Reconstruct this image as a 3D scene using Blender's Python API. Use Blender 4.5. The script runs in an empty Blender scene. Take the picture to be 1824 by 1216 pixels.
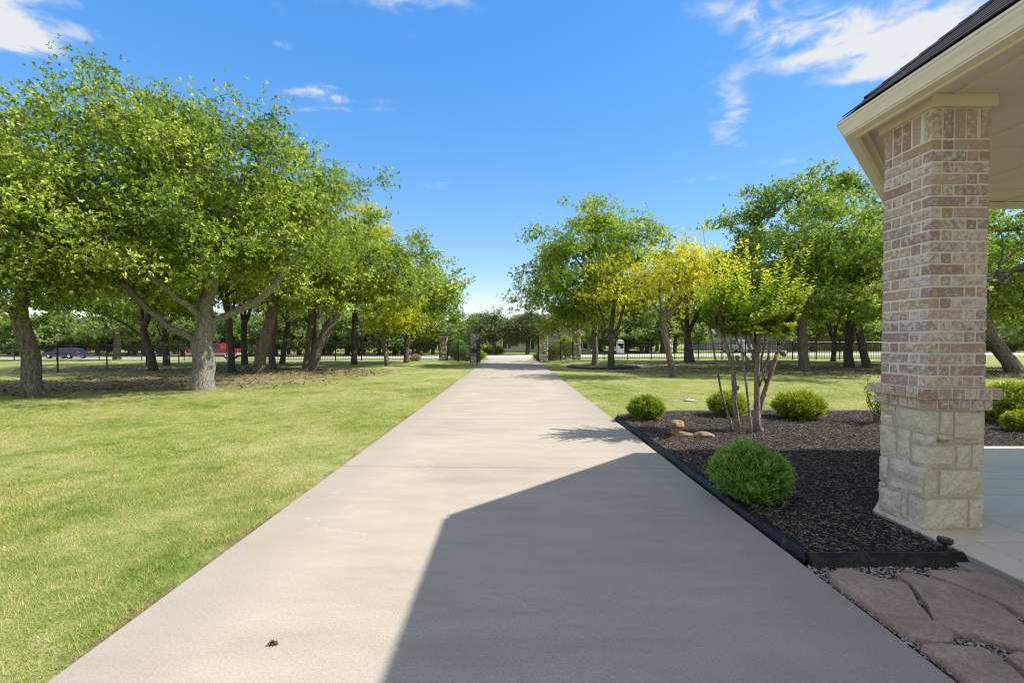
import bpy, bmesh, math, random
import numpy as np
from mathutils import Vector, Matrix, noise

# ------------------------------------------------------------------ camera, sky, sun, exposure
SC = bpy.context.scene
COL = SC.collection
H = 1.36
PITCH = math.radians(1.15)
cd = bpy.data.cameras.new('camera')
cam = bpy.data.objects.new('camera', cd)
COL.objects.link(cam)
cam.location = (0, 0, H)
cam.rotation_euler = (math.pi / 2 - PITCH, 0, 0)
cd.sensor_width = 36.0
cd.lens = 36.0 * 808 / 1824
cd.shift_y = 0.0089
cd.clip_start = 0.05
cd.clip_end = 3000
SC.camera = cam
SC.view_settings.view_transform = 'Standard'
SC.view_settings.look = 'None'
SC.view_settings.gamma = 1
SC.view_settings.use_curve_mapping = False
SC.view_settings.exposure = 0.73
SC.cycles.use_denoising = True
SC.cycles.filter_width = 1.15
SC.cycles.max_bounces = 6
SC.cycles.diffuse_bounces = 3
SC.cycles.glossy_bounces = 2
SC.cycles.use_light_tree = True
SC.cycles.transparent_max_bounces = 6

SUN_EL = math.radians(45.0)
SUN_AZ = math.radians(2.5)          # measured from +X towards +Y
sun_dir = Vector((math.cos(SUN_EL) * math.cos(SUN_AZ), math.cos(SUN_EL) * math.sin(SUN_AZ), math.sin(SUN_EL)))


def N(nt, typ, ins=None, **attrs):
    n = nt.nodes.new(typ)
    for k, v in attrs.items():
        setattr(n, k, v)
    for k, v in (ins or {}).items():
        s = n.inputs[k]
        if isinstance(v, bpy.types.NodeSocket):
            nt.links.new(v, s)
        else:
            s.default_value = v
    return n


def MATH(nt, op, a, b=0.0, c=None, clamp=False):
    ins = {0: a, 1: b}
    if c is not None:
        ins[2] = c
    return N(nt, 'ShaderNodeMath', ins, operation=op, use_clamp=clamp).outputs[0]


def VM(nt, op, a, b=None, out=0):
    ins = {0: a}
    if b is not None:
        ins[1] = b
    return N(nt, 'ShaderNodeVectorMath', ins, operation=op).outputs[out]


def MIX(nt, fac, a, b, blend='MIX'):
    n = N(nt, 'ShaderNodeMix', data_type='RGBA', blend_type=blend)
    for i, v in ((0, fac), (6, a), (7, b)):
        if isinstance(v, bpy.types.NodeSocket):
            nt.links.new(v, n.inputs[i])
        else:
            n.inputs[i].default_value = (v if i == 0 else (*v, 1.0) if len(v) == 3 else v)
    return n.outputs[2]


def NOISE(nt, vec, scale, detail=4, rough=0.55, dist=0.0, out='Fac'):
    n = N(nt, 'ShaderNodeTexNoise', {'Scale': scale, 'Detail': detail, 'Roughness': rough, 'Distortion': dist})
    if vec is not None:
        nt.links.new(vec, n.inputs['Vector'])
    return n.outputs[out]


def RAMP(nt, fac, stops, interp='LINEAR'):
    n = N(nt, 'ShaderNodeValToRGB', {0: fac})
    n.color_ramp.interpolation = interp
    e = n.color_ramp.elements
    while len(e) < len(stops):
        e.new(0.5)
    for el, (p, c) in zip(e, stops):
        el.position = p
        el.color = (*c, 1) if not isinstance(c, float) else (c, c, c, 1)
    return n.outputs[0]


def SMOOTH(nt, v, lo, hi, a=0.0, b=1.0):
    n = N(nt, 'ShaderNodeMapRange', {0: v, 1: lo, 2: hi, 3: a, 4: b}, interpolation_type='SMOOTHSTEP')
    return n.outputs[0]


# ---- world
W = bpy.data.worlds.new('World')
SC.world = W
W.use_nodes = True
wt = W.node_tree
wt.nodes.clear()
sky = N(wt, 'ShaderNodeTexSky', sky_type='NISHITA', sun_disc=False, sun_elevation=SUN_EL,
        sun_rotation=math.pi / 2 - SUN_AZ, altitude=300, air_density=1.0, dust_density=0.12, ozone_density=2.2)
hsv = N(wt, 'ShaderNodeSeparateColor', {0: sky.outputs[0]}, mode='HSV')
s_ = MATH(wt, 'MINIMUM', MATH(wt, 'MAXIMUM', MATH(wt, 'SUBTRACT', MATH(wt, 'MULTIPLY', hsv.outputs[1], 1.85), 0.39), 0.18), 0.90)
v_ = MATH(wt, 'MULTIPLY', MATH(wt, 'POWER', MATH(wt, 'MULTIPLY', hsv.outputs[2], 0.29), 0.36), 3.75)
skyc = N(wt, 'ShaderNodeCombineColor', {0: hsv.outputs[0], 1: s_, 2: v_}, mode='HSV').outputs[0]
tc = N(wt, 'ShaderNodeTexCoord').outputs['Generated']
sep = N(wt, 'ShaderNodeSeparateXYZ', {0: tc})
zc = MATH(wt, 'MAXIMUM', sep.outputs[2], 0.02)
qx = MATH(wt, 'DIVIDE', sep.outputs[0], zc)
qy = MATH(wt, 'DIVIDE', sep.outputs[1], zc)
q = N(wt, 'ShaderNodeCombineXYZ', {0: qx, 1: qy, 2: 0.0}).outputs[0]
nbig = NOISE(wt, q, 2.6, 7, 0.62, 0.4)
nfine = NOISE(wt, q, 7.5, 6, 0.6, 0.6)
# cirrus and small cumulus banks: centre, radii, tilt, strength (in cloud-deck coordinates)
CLOUDS = [(-1.66, 1.47, .14, .12, 0, 3.2), (-1.40, 1.49, .10, .05, .3, .7), (-1.5, 1.33, .25, .05, .1, .9),
          (1.02, 1.43, .34, .13, .25, 1.25), (1.28, 1.50, .34, .15, -.3, 1.4), (1.52, 1.62, .22, .10, -.2, 1.3), (1.34, 1.72, .12, .06, -.2, .9),
          (.95, 1.95, .06, .28, -.55, .85), (1.03, 2.20, .07, .25, -.6, .65), (.86, 1.50, .14, .09, .2, .8), (1.10, 1.60, .2, .05, -.4, .8), (-.30, 1.345, .16, .05, .05, 1.0),
          (-.79, 1.81, .10, .03, -.1, .7), (-.66, 1.90, .18, .04, .1, 1.1), (-.74, 1.98, .22, .03, 0, .8), (-.85, 1.84, .12, .03, 0, .9), (-.46, 2.9, .14, .16, 0, .55),
          (1.57, 2.53, .18, .10, .1, .6), (1.15, 2.8, .12, .10, 0, .4), (-.78, 1.55, .04, .03, 0, .7), (-.5, 1.53, .05, .03, 0, .4),
          (.60, 1.38, .05, .03, 0, .5), (.72, 1.40, .08, .04, 0, .6), (-.9, 2.7, .35, .12, .2, .35),
          (-3.2, -1.2, .7, .3, .2, 1.0), (2.4, -1.8, .6, .3, -.3, 1.0), (3.2, .6, .4, .3, 0, .9), (.4, -2.2, .5, .25, .2, .8), (-.6, -.8, .3, .15, .3, .6)]
dens = None
for cx, cy, rx, ry, tl, st in CLOUDS:
    dx = MATH(wt, 'SUBTRACT', qx, cx)
    dy = MATH(wt, 'SUBTRACT', qy, cy)
    ca, sa = math.cos(tl), math.sin(tl)
    u = MATH(wt, 'ADD', MATH(wt, 'MULTIPLY', dx, ca / rx), MATH(wt, 'MULTIPLY', dy, sa / rx))
    v = MATH(wt, 'ADD', MATH(wt, 'MULTIPLY', dx, -sa / ry), MATH(wt, 'MULTIPLY', dy, ca / ry))
    r2 = MATH(wt, 'ADD', MATH(wt, 'MULTIPLY', u, u), MATH(wt, 'MULTIPLY', v, v))
    g = MATH(wt, 'MULTIPLY', MATH(wt, 'POWER', 2.718, MATH(wt, 'MULTIPLY', r2, -1.0)), st * 1.3)
    dens = g if dens is None else MATH(wt, 'ADD', dens, g)
nn = MATH(wt, 'ADD', MATH(wt, 'MULTIPLY', nbig, 0.55), MATH(wt, 'MULTIPLY', nfine, 0.45))
dens = MATH(wt, 'MULTIPLY', dens, SMOOTH(wt, nn, 0.33, 0.66, 0.35, 1.25))
amt = MATH(wt, 'ADD', dens, MATH(wt, 'MULTIPLY', MATH(wt, 'SUBTRACT', nn, 0.565), 2.6))
# cloud added overhead and behind the camera so skylight leaves the shade neutral grey
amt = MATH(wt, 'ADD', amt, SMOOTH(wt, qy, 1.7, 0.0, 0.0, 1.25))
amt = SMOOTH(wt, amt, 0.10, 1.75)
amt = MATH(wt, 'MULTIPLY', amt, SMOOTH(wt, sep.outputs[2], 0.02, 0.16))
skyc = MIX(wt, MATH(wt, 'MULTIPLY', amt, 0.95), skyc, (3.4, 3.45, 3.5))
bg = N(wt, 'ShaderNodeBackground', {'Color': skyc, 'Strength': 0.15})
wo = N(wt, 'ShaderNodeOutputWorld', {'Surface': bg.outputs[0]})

sl = bpy.data.lights.new('sun', 'SUN')
sl.energy = 4.45
sl.angle = math.radians(0.55)
sl.color = (1.0, 0.97, 0.915)
sun = bpy.data.objects.new('sun', sl)
COL.objects.link(sun)
sun.rotation_euler = sun_dir.to_track_quat('Z', 'Y').to_euler()
sun.location = (30, 0, 30)

# ------------------------------------------------------------------ helpers
rng = np.random.default_rng(7)
random.seed(7)


def tag(o, label=None, cat=None, group=None, kind=None):
    for k, v in (('label', label), ('category', cat), ('group', group), ('kind', kind)):
        if v:
            o[k] = v
    return o


def link(name, data, parent=None, loc=None):
    o = bpy.data.objects.new(name, data)
    COL.objects.link(o)
    if parent is not None:
        o.parent = parent
    if loc is not None:
        o.location = loc
    return o


def empty(name, loc=(0, 0, 0), rz=0.0, label=None, cat=None, group=None):
    o = link(name, None, None, loc)
    o.rotation_euler = (0, 0, rz)
    o.empty_display_size = 0.1
    return tag(o, label, cat, group)


def np_mesh(name, verts, loops, per, mat, tint=None, smooth=False):
    """verts (n,3); loops flat vertex indices; per = corners per face (constant)."""
    me = bpy.data.meshes.new(name)
    nv = len(verts)
    nl = len(loops)
    nf = nl // per
    me.vertices.add(nv)
    me.vertices.foreach_set('co', np.ascontiguousarray(verts, dtype=np.float32).ravel())
    me.loops.add(nl)
    me.loops.foreach_set('vertex_index', np.ascontiguousarray(loops, dtype=np.int32))
    me.polygons.add(nf)
    me.polygons.foreach_set('loop_start', np.arange(0, nl, per, dtype=np.int32))
    me.polygons.foreach_set('loop_total', np.full(nf, per, dtype=np.int32))
    if tint is not None:
        at = me.attributes.new('tint', 'FLOAT', 'POINT')
        at.data.foreach_set('value', np.ascontiguousarray(tint, dtype=np.float32))
    me.update(calc_edges=True)
    if smooth:
        me.polygons.foreach_set('use_smooth', np.ones(nf, dtype=bool))
    me.materials.append(mat)
    return me


class MB:
    def __init__(self):
        self.v, self.f = [], []

    def add(self, vs, fs):
        b = len(self.v)
        self.v += [tuple(p) for p in vs]
        self.f += [tuple(b + i for i in f) for f in fs]
        return self

    def box(self, c, s, rz=0.0, bev=0.0):
        x, y, z = s[0] / 2, s[1] / 2, s[2] / 2
        ca, sa = math.cos(rz), math.sin(rz)
        if bev <= 0:
            P = [(-x, -y, -z), (x, -y, -z), (x, y, -z), (-x, y, -z), (-x, -y, z), (x, -y, z), (x, y, z), (-x, y, z)]
            F = [(0, 3, 2, 1), (4, 5, 6, 7), (0, 1, 5, 4), (1, 2, 6, 5), (2, 3, 7, 6), (3, 0, 4, 7)]
        else:
            b = bev
            P = []
            for (a, bb, zz) in ((x, y, -z), (x, y, z - b), (x - b, y - b, z)):
                P += [(-a, -bb, zz), (a, -bb, zz), (a, bb, zz), (-a, bb, zz)]
            F = [(0, 3, 2, 1), (8, 9, 10, 11)]
            for k in (0, 4):
                for i in range(4):
                    j = (i + 1) % 4
                    F.append((k + i, k + j, k + 4 + j, k + 4 + i))
        self.add([(c[0] + p[0] * ca - p[1] * sa, c[1] + p[0] * sa + p[1] * ca, c[2] + p[2]) for p in P], F)
        return self

    def prism(self, poly, z0, z1, inset=0.0):
        n = len(poly)
        cx = sum(p[0] for p in poly) / n
        cy = sum(p[1] for p in poly) / n
        top = [(p[0] + (cx - p[0]) * inset, p[1] + (cy - p[1]) * inset, z1) for p in poly]
        P = [(p[0], p[1], z0) for p in poly] + top
        F = [tuple(range(n - 1, -1, -1)), tuple(range(n, 2 * n))] + [(i, (i + 1) % n, n + (i + 1) % n, n + i) for i in range(n)]
        self.add(P, F)
        return self

    def tube(self, pts, rad, sides=8, cap=True, jitter=0.0):
        pts = [Vector(p) for p in pts]
        n = len(pts)
        if not hasattr(rad, '__len__'):
            rad = [rad] * n
        up = None
        V, F = [], []
        for i, p in enumerate(pts):
            d = (pts[min(i + 1, n - 1)] - pts[max(i - 1, 0)])
            d = d.normalized() if d.length > 1e-9 else Vector((0, 0, 1))
            if up is None:
                up = Vector((1, 0, 0)) if abs(d.x) < 0.8 else Vector((0, 1, 0))
            a = (up - d * up.dot(d)).normalized()
            b = d.cross(a)
            up = a
            for k in range(sides):
                t = 2 * math.pi * k / sides
                r = rad[i]
                if jitter:
                    r *= 1 + jitter * noise.noise(Vector((math.cos(t) * 1.7, math.sin(t) * 1.7, p.z * 0.9 + p.x * .3)))
                V.append(p + (a * math.cos(t) + b * math.sin(t)) * r)
        for i in range(n - 1):
            for k in range(sides):
                k2 = (k + 1) % sides
                F.append((i * sides + k, i * sides + k2, (i + 1) * sides + k2, (i + 1) * sides + k))
        if cap:
            F.append(tuple(range(sides - 1, -1, -1)))
            F.append(tuple((n - 1) * sides + k for k in range(sides)))
        self.add(V, F)
        return self

    def mesh(self, name, mat, smooth=False):
        me = bpy.data.meshes.new(name)
        me.from_pydata(self.v, [], self.f)
        me.materials.append(mat)
        if smooth:
            me.polygons.foreach_set('use_smooth', np.ones(len(me.polygons), dtype=bool))
        me.update()
        return me

    def build(self, name, mat, parent=None, smooth=False, loc=None):
        return link(name, self.mesh(name, mat, smooth), parent, loc)


def nrm(a):
    return a / np.maximum(np.linalg.norm(a, axis=1, keepdims=True), 1e-9)


def smooth01(t):
    t = np.clip(t, 0, 1)
    return t * t * (3 - 2 * t)


def terrain(x, y):
    """gentle fall towards the road, a little higher on the right"""
    s = smooth01((np.asarray(y, float) - 34.0) / 18.0)
    return s * (-0.45 + 0.30 * np.clip(np.asarray(x, float) / 35.0, -1, 1)) - 0.035


def TZ(x, y):
    return float(terrain(x, y))


# ------------------------------------------------------------------ materials
def new_mat(name):
    m = bpy.data.materials.new(name)
    m.use_nodes = True
    nt = m.node_tree
    nt.nodes.clear()
    out = N(nt, 'ShaderNodeOutputMaterial')
    return m, nt, out


def finish(nt, out, color, rough=0.8, spec=0.3, bump=None, bstr=0.3, bdist=0.02, metal=0.0, extra=None):
    b = N(nt, 'ShaderNodeBsdfPrincipled', {'Roughness': rough, 'Metallic': metal, 'Specular IOR Level': spec})
    if isinstance(color, bpy.types.NodeSocket):
        nt.links.new(color, b.inputs['Base Color'])
    else:
        b.inputs['Base Color'].default_value = (*color, 1)
    if bump is not None:
        bn = N(nt, 'ShaderNodeBump', {'Strength': bstr, 'Distance': bdist, 'Height': bump})
        nt.links.new(bn.outputs[0], b.inputs['Normal'])
    nt.links.new(b.outputs[0], out.inputs[0])
    return b


def POS(nt):
    return N(nt, 'ShaderNodeNewGeometry').outputs['Position']


def OBJ(nt):
    return N(nt, 'ShaderNodeTexCoord').outputs['Object']


def simple(name, color, rough=0.6, spec=0.3, metal=0.0, var=0.12, scale=6.0, bstr=0.0):
    m, nt, out = new_mat(name)
    n = NOISE(nt, OBJ(nt), scale, 5)
    c = MIX(nt, n, tuple(x * (1 - var) for x in color), tuple(min(1, x * (1 + var)) for x in color))
    finish(nt, out, c, rough, spec, bump=n if bstr else None, bstr=bstr, metal=metal)
    return m


# bare ground under the oaks: ellipses x, y, rx, ry
DX0, DX1 = -1.867, 1.785            # driveway edges
LITTER = [(-12.5, 15.0, 6.5, 2.6), (-11.5, 19.0, 6.0, 3.6), (-17, 12.5, 6.0, 1.8), (-8.6, 20.5, 3.6, 2.6), (11, 25.5, 6.0, 4.0),
          (17.5, 22.5, 8.0, 5.5), (7.0, 20.5, 3.0, 1.6), (24, 20.0, 6, 4), (-18, 24, 7, 4), (5.0, 24.2, 1.8, 1.4)]


def litter_np(x, y):
    m = np.zeros_like(x)
    for cx, cy, rx, ry in LITTER:
        d = np.sqrt(((x - cx) / rx) ** 2 + ((y - cy) / ry) ** 2)
        m = np.maximum(m, 1 - smooth01((d - 0.55) / 0.5))
    return m


def lawn_color(nt, pos):
    """living turf colour by place: patches of dry straw, green runners, bare litter under the oaks"""
    n1 = NOISE(nt, pos, 0.55, 5, 0.65, 0.3)
    n2 = NOISE(nt, pos, 4.5, 5, 0.7)
    n3 = NOISE(nt, pos, 55.0, 5, 0.8)
    f = MATH(nt, 'ADD', MATH(nt, 'MULTIPLY', n1, 0.55), MATH(nt, 'MULTIPLY', n2, 0.45))
    c = RAMP(nt, f, [(0.33, (0.125, 0.205, 0.035)), (0.42, (0.275, 0.335, 0.080)), (0.50, (0.430, 0.425, 0.150)), (0.61, (0.60, 0.51, 0.28))])
    c = MIX(nt, SMOOTH(nt, n3, 0.38, 0.68, 0.0, 0.62), c, (0.13, 0.15, 0.045))
    s = N(nt, 'ShaderNodeSeparateXYZ', {0: pos})
    m = None
    for cx, cy, rx, ry in LITTER:
        u = MATH(nt, 'MULTIPLY', MATH(nt, 'SUBTRACT', s.outputs[0], cx), 1 / rx)
        v = MATH(nt, 'MULTIPLY', MATH(nt, 'SUBTRACT', s.outputs[1], cy), 1 / ry)
        d = MATH(nt, 'SQRT', MATH(nt, 'ADD', MATH(nt, 'MULTIPLY', u, u), MATH(nt, 'MULTIPLY', v, v)))
        m = d if m is None else MATH(nt, 'MINIMUM', m, d)
    nz = NOISE(nt, pos, 0.9, 5, 0.65)
    m = MATH(nt, 'ADD', m, MATH(nt, 'MULTIPLY', MATH(nt, 'SUBTRACT', nz, 0.5), 1.5))
    bare = SMOOTH(nt, m, 0.62, 1.08, 0.95, 0.0)
    dirt = MIX(nt, NOISE(nt, pos, 9.0, 5, 0.7), (0.17, 0.125, 0.075), (0.42, 0.33, 0.215))
    c = MIX(nt, bare, c, dirt)
    # worn soil along the concrete
    ed_ = MATH(nt, 'MINIMUM', MATH(nt, 'ABSOLUTE', MATH(nt, 'SUBTRACT', s.outputs[0], DX0)), MATH(nt, 'ABSOLUTE', MATH(nt, 'SUBTRACT', s.outputs[0], DX1)))
    ed_ = MATH(nt, 'ADD', ed_, MATH(nt, 'MULTIPLY', MATH(nt, 'SUBTRACT', NOISE(nt, pos, 2.6, 4, 0.6), 0.5), 0.55))
    return MIX(nt, SMOOTH(nt, ed_, 0.02, 0.09, 0.85, 0.0), c, (0.30, 0.215, 0.145)), n3


m_ground, nt, out = new_mat('lawn_ground')
c, nb = lawn_color(nt, POS(nt))
c = MIX(nt, 1.0, c, (0.80, 0.86, 0.72), 'MULTIPLY')
finish(nt, out, c, 0.95, 0.1, bump=NOISE(nt, POS(nt), 45.0, 4, 0.7), bstr=0.9, bdist=0.03)


def leafy(name, stops, trans=0.4, tcol=(1.25, 1.2, 0.45), rough=0.5, spec=0.35, lawn=False, noise_scale=0.5):
    m, nt, out = new_mat(name)
    t = N(nt, 'ShaderNodeAttribute', attribute_name='tint').outputs['Fac']
    if lawn:
        c, _ = lawn_color(nt, POS(nt))
        k = RAMP(nt, t, stops)
        c = MIX(nt, 1.0, c, k, 'MULTIPLY')
    else:
        n = NOISE(nt, POS(nt), noise_scale, 3)
        t2 = MATH(nt, 'ADD', t, MATH(nt, 'MULTIPLY', MATH(nt, 'SUBTRACT', n, 0.5), 0.6), clamp=True)
        c = RAMP(nt, t2, stops)
    b = N(nt, 'ShaderNodeBsdfPrincipled', {'Base Color': c, 'Roughness': rough, 'Specular IOR Level': spec})
    tc_ = MIX(nt, 1.0, c, tcol, 'MULTIPLY')
    tr = N(nt, 'ShaderNodeBsdfTranslucent', {'Color': tc_})
    ms = N(nt, 'ShaderNodeMixShader', {0: trans, 1: b.outputs[0], 2: tr.outputs[0]})
    nt.links.new(ms.outputs[0], out.inputs[0])
    return m


m_blade = leafy('grass_blade', [(0, (0.85, 0.95, 0.7)), (0.6, (1.25, 1.25, 1.1)), (0.85, (1.6, 1.5, 1.5)), (1, (2.1, 1.75, 2.2))], 0.35, (1.1, 1.1, 0.7), 0.6, 0.15, lawn=True)
m_oak = leafy('oak_leaf', [(0, (0.04, 0.088, 0.014)), (0.35, (0.17, 0.275, 0.036)), (0.7, (0.37, 0.465, 0.066)), (1, (0.64, 0.69, 0.20))], 0.32, spec=0.2)
m_oak_blue = leafy('dark_oak_leaf', [(0, (0.042, 0.098, 0.022)), (0.4, (0.165, 0.275, 0.050)), (0.75, (0.33, 0.435, 0.086)), (1, (0.58, 0.65, 0.21))], 0.38, spec=0.22)
m_pecan = leafy('pecan_leaf', [(0, (0.07, 0.135, 0.02)), (0.4, (0.21, 0.33, 0.036)), (0.75, (0.38, 0.49, 0.058)), (1, (0.58, 0.63, 0.12))], 0.52)
m_yellow = leafy('yellow_leaf', [(0, (0.20, 0.25, 0.025)), (0.4, (0.48, 0.49, 0.028)), (0.75, (0.70, 0.69, 0.04)), (1, (0.80, 0.77, 0.09))], 0.42, (1.1, 1.05, 0.5))
m_yelgreen = leafy('yellow_green_leaf', [(0, (0.09, 0.15, 0.012)), (0.4, (0.26, 0.32, 0.02)), (0.75, (0.50, 0.52, 0.025)), (1, (0.66, 0.61, 0.04))], 0.42, (1.1, 1.1, 0.5))
m_faroak = leafy('far_leaf', [(0, (0.07, 0.125, 0.04)), (0.4, (0.17, 0.25, 0.075)), (0.8, (0.29, 0.37, 0.12)), (1, (0.42, 0.47, 0.18))], 0.42, noise_scale=0.25)
m_live = leafy('live_oak_leaf', [(0, (0.045, 0.072, 0.028)), (0.4, (0.100, 0.140, 0.050)), (0.8, (0.18, 0.22, 0.085)), (1, (0.27, 0.29, 0.13))], 0.3, noise_scale=0.3)
m_crape = leafy('crape_leaf', [(0, (0.045, 0.14, 0.02)), (0.35, (0.16, 0.31, 0.022)), (0.7, (0.42, 0.51, 0.03)), (0.92, (0.62, 0.58, 0.05)), (1, (0.60, 0.36, 0.08))], 0.52, (1.25, 1.2, 0.4), 0.5, 0.3, noise_scale=1.5)
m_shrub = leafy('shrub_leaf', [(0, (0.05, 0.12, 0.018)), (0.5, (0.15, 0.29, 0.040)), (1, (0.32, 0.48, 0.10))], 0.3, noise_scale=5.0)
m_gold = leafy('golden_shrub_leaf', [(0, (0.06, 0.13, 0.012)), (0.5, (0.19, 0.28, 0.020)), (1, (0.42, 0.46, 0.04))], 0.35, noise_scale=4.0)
m_red = leafy('red_shrub_leaf', [(0, (0.12, 0.03, 0.02)), (1, (0.38, 0.11, 0.08))], 0.3)
m_litter = leafy('dry_leaf', [(0, (0.09, 0.058, 0.030)), (0.6, (0.26, 0.175, 0.095)), (1, (0.44, 0.34, 0.21))], 0.1, (1, 1, 1), 0.7, 0.1)


def bark(name, a, b, scale=9.0, lichen=0.0):
    m, nt, out = new_mat(name)
    p = POS(nt)
    mp = N(nt, 'ShaderNodeMapping', {0: p, 3: (1.0, 1.0, 0.28)}).outputs[0]
    n1 = NOISE(nt, mp, scale, 6, 0.65, 0.6)
    vo = N(nt, 'ShaderNodeTexVoronoi', {'Vector': mp, 'Scale': scale * 1.6}, feature='DISTANCE_TO_EDGE').outputs[0]
    f = MATH(nt, 'MULTIPLY', n1, SMOOTH(nt, vo, 0.0, 0.22, 0.8, 1.06))
    c = RAMP(nt, f, [(0.30, a), (0.58, b)])
    if lichen:
        c = MIX(nt, MATH(nt, 'MULTIPLY', SMOOTH(nt, NOISE(nt, p, 2.4, 4), 0.45, 0.65), lichen), c, (0.33, 0.335, 0.30))
    finish(nt, out, c, 0.95, 0.1, bump=f, bstr=1.0, bdist=0.09)
    return m


m_bark_pale = bark('pale_oak_bark', (0.12, 0.105, 0.088), (0.40, 0.36, 0.305), 19, 0.35)
m_bark = bark('oak_bark', (0.085, 0.07, 0.056), (0.30, 0.25, 0.20), 17)
m_bark_dark = bark('dark_bark', (0.05, 0.041, 0.034), (0.20, 0.165, 0.135), 16)
m_bark_crape = bark('crape_bark', (0.17, 0.125, 0.095), (0.50, 0.41, 0.33), 26)

# concrete driveway
m_conc, nt, out = new_mat('driveway_concrete')
p = POS(nt)
s = N(nt, 'ShaderNodeSeparateXYZ', {0: p})
big = NOISE(nt, N(nt, 'ShaderNodeMapping', {0: p, 3: (0.5, 1.3, 1)}).outputs[0], 0.9, 6, 0.6, 0.5)
mid = NOISE(nt, N(nt, 'ShaderNodeMapping', {0: p, 3: (0.6, 2.0, 1)}).outputs[0], 2.2, 5, 0.6, 0.3)
fine = NOISE(nt, p, 95.0, 5, 0.8)
grit = N(nt, 'ShaderNodeTexVoronoi', {'Vector': p, 'Scale': 75.0}).outputs['Distance']
c = RAMP(nt, MATH(nt, 'ADD', MATH(nt, 'MULTIPLY', big, 0.6), MATH(nt, 'MULTIPLY', mid, 0.4)),
         [(0.32, (0.355, 0.302, 0.236)), (0.48, (0.428, 0.362, 0.280)), (0.64, (0.480, 0.410, 0.318))])
edge = MATH(nt, 'ABSOLUTE', MATH(nt, 'ADD', s.outputs[0], 0.045))
en = MATH(nt, 'ADD', edge, MATH(nt, 'MULTIPLY', MATH(nt, 'SUBTRACT', big, 0.5), 1.1))
c = MIX(nt, SMOOTH(nt, en, 1.20, 1.70, 0.0, 0.62), c, (0.350, 0.312, 0.258))
c = MIX(nt, SMOOTH(nt, fine, 0.40, 0.66, 0.0, 0.38), c, (0.20, 0.175, 0.15))
wear = SMOOTH(nt, NOISE(nt, p, 0.7, 4, 0.6, 0.4), 0.45, 0.62)
c = MIX(nt, MATH(nt, 'MULTIPLY', SMOOTH(nt, grit, 0.08, 0.26, 0.55, 0.0), wear), c, (0.16, 0.13, 0.11))
sp = N(nt, 'ShaderNodeTexVoronoi', {'Vector': p, 'Scale': 1.9, 'Randomness': 1.0}).outputs['Distance']
c = MIX(nt, SMOOTH(nt, sp, 0.018, 0.03, 0.6, 0.0), c, (0.08, 0.07, 0.06))
ck = N(nt, 'ShaderNodeTexVoronoi', {'Vector': N(nt, 'ShaderNodeMapping', {0: VM(nt, 'ADD', p, N(nt, 'ShaderNodeVectorMath', {0: NOISE(nt, p, 1.5, 4, 0.6, 0, 'Color'), 3: 0.5}, operation='SCALE').outputs[0]), 3: (0.16, 0.30, 1)}).outputs[0], 'Scale': 1.0}, feature='DISTANCE_TO_EDGE').outputs[0]
c = MIX(nt, MATH(nt, 'MULTIPLY', SMOOTH(nt, ck, 0.0008, 0.0022, 0.25, 0.0), SMOOTH(nt, NOISE(nt, p, 0.8, 2), 0.5, 0.6)), c, (0.60, 0.585, 0.55))
finish(nt, out, c, 0.9, 0.15, bump=MATH(nt, 'ADD', MATH(nt, 'MULTIPLY', fine, 0.5), MATH(nt, 'MULTIPLY', grit, 0.6)), bstr=0.14, bdist=0.005)

m_joint = simple('joint_filler', (0.07, 0.062, 0.054), 0.9, 0.1)
m_road, nt, out = new_mat('road_concrete')
c = MIX(nt, NOISE(nt, POS(nt), 0.6, 5, 0.6), (0.40, 0.375, 0.34), (0.54, 0.51, 0.46))
finish(nt, out, c, 0.9, 0.15)
m_bank, nt, out = new_mat('sandy_bank')
c = MIX(nt, SMOOTH(nt, NOISE(nt, POS(nt), 0.8, 5, 0.65), 0.42, 0.6), (0.46, 0.35, 0.22), (0.20, 0.22, 0.07))
finish(nt, out, c, 0.95, 0.1)

# mulch
m_mulch, nt, out = new_mat('mulch_bed')
n = NOISE(nt, POS(nt), 60, 4, 0.7)
finish(nt, out, MIX(nt, n, (0.018, 0.014, 0.012), (0.085, 0.068, 0.056)), 0.95, 0.1, bump=n, bstr=1.0, bdist=0.03)
m_chip, nt, out = new_mat('mulch_chip')
t = N(nt, 'ShaderNodeAttribute', attribute_name='tint').outputs['Fac']
finish(nt, out, RAMP(nt, t, [(0, (0.045, 0.036, 0.029)), (0.5, (0.19, 0.148, 0.120)), (0.85, (0.36, 0.285, 0.23)), (1.0, (0.55, 0.45, 0.35))]), 0.8, 0.25)
m_rubber, nt, out = new_mat('black_rubber_edging')
n = NOISE(nt, POS(nt), 14, 5, 0.65)
finish(nt, out, MIX(nt, SMOOTH(nt, n, 0.45, 0.75), (0.012, 0.012, 0.013), (0.060, 0.055, 0.050)), 0.55, 0.4, bump=n, bstr=0.2)


# masonry
def rand_obj(nt):
    return N(nt, 'ShaderNodeObjectInfo').outputs['Random']


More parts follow.
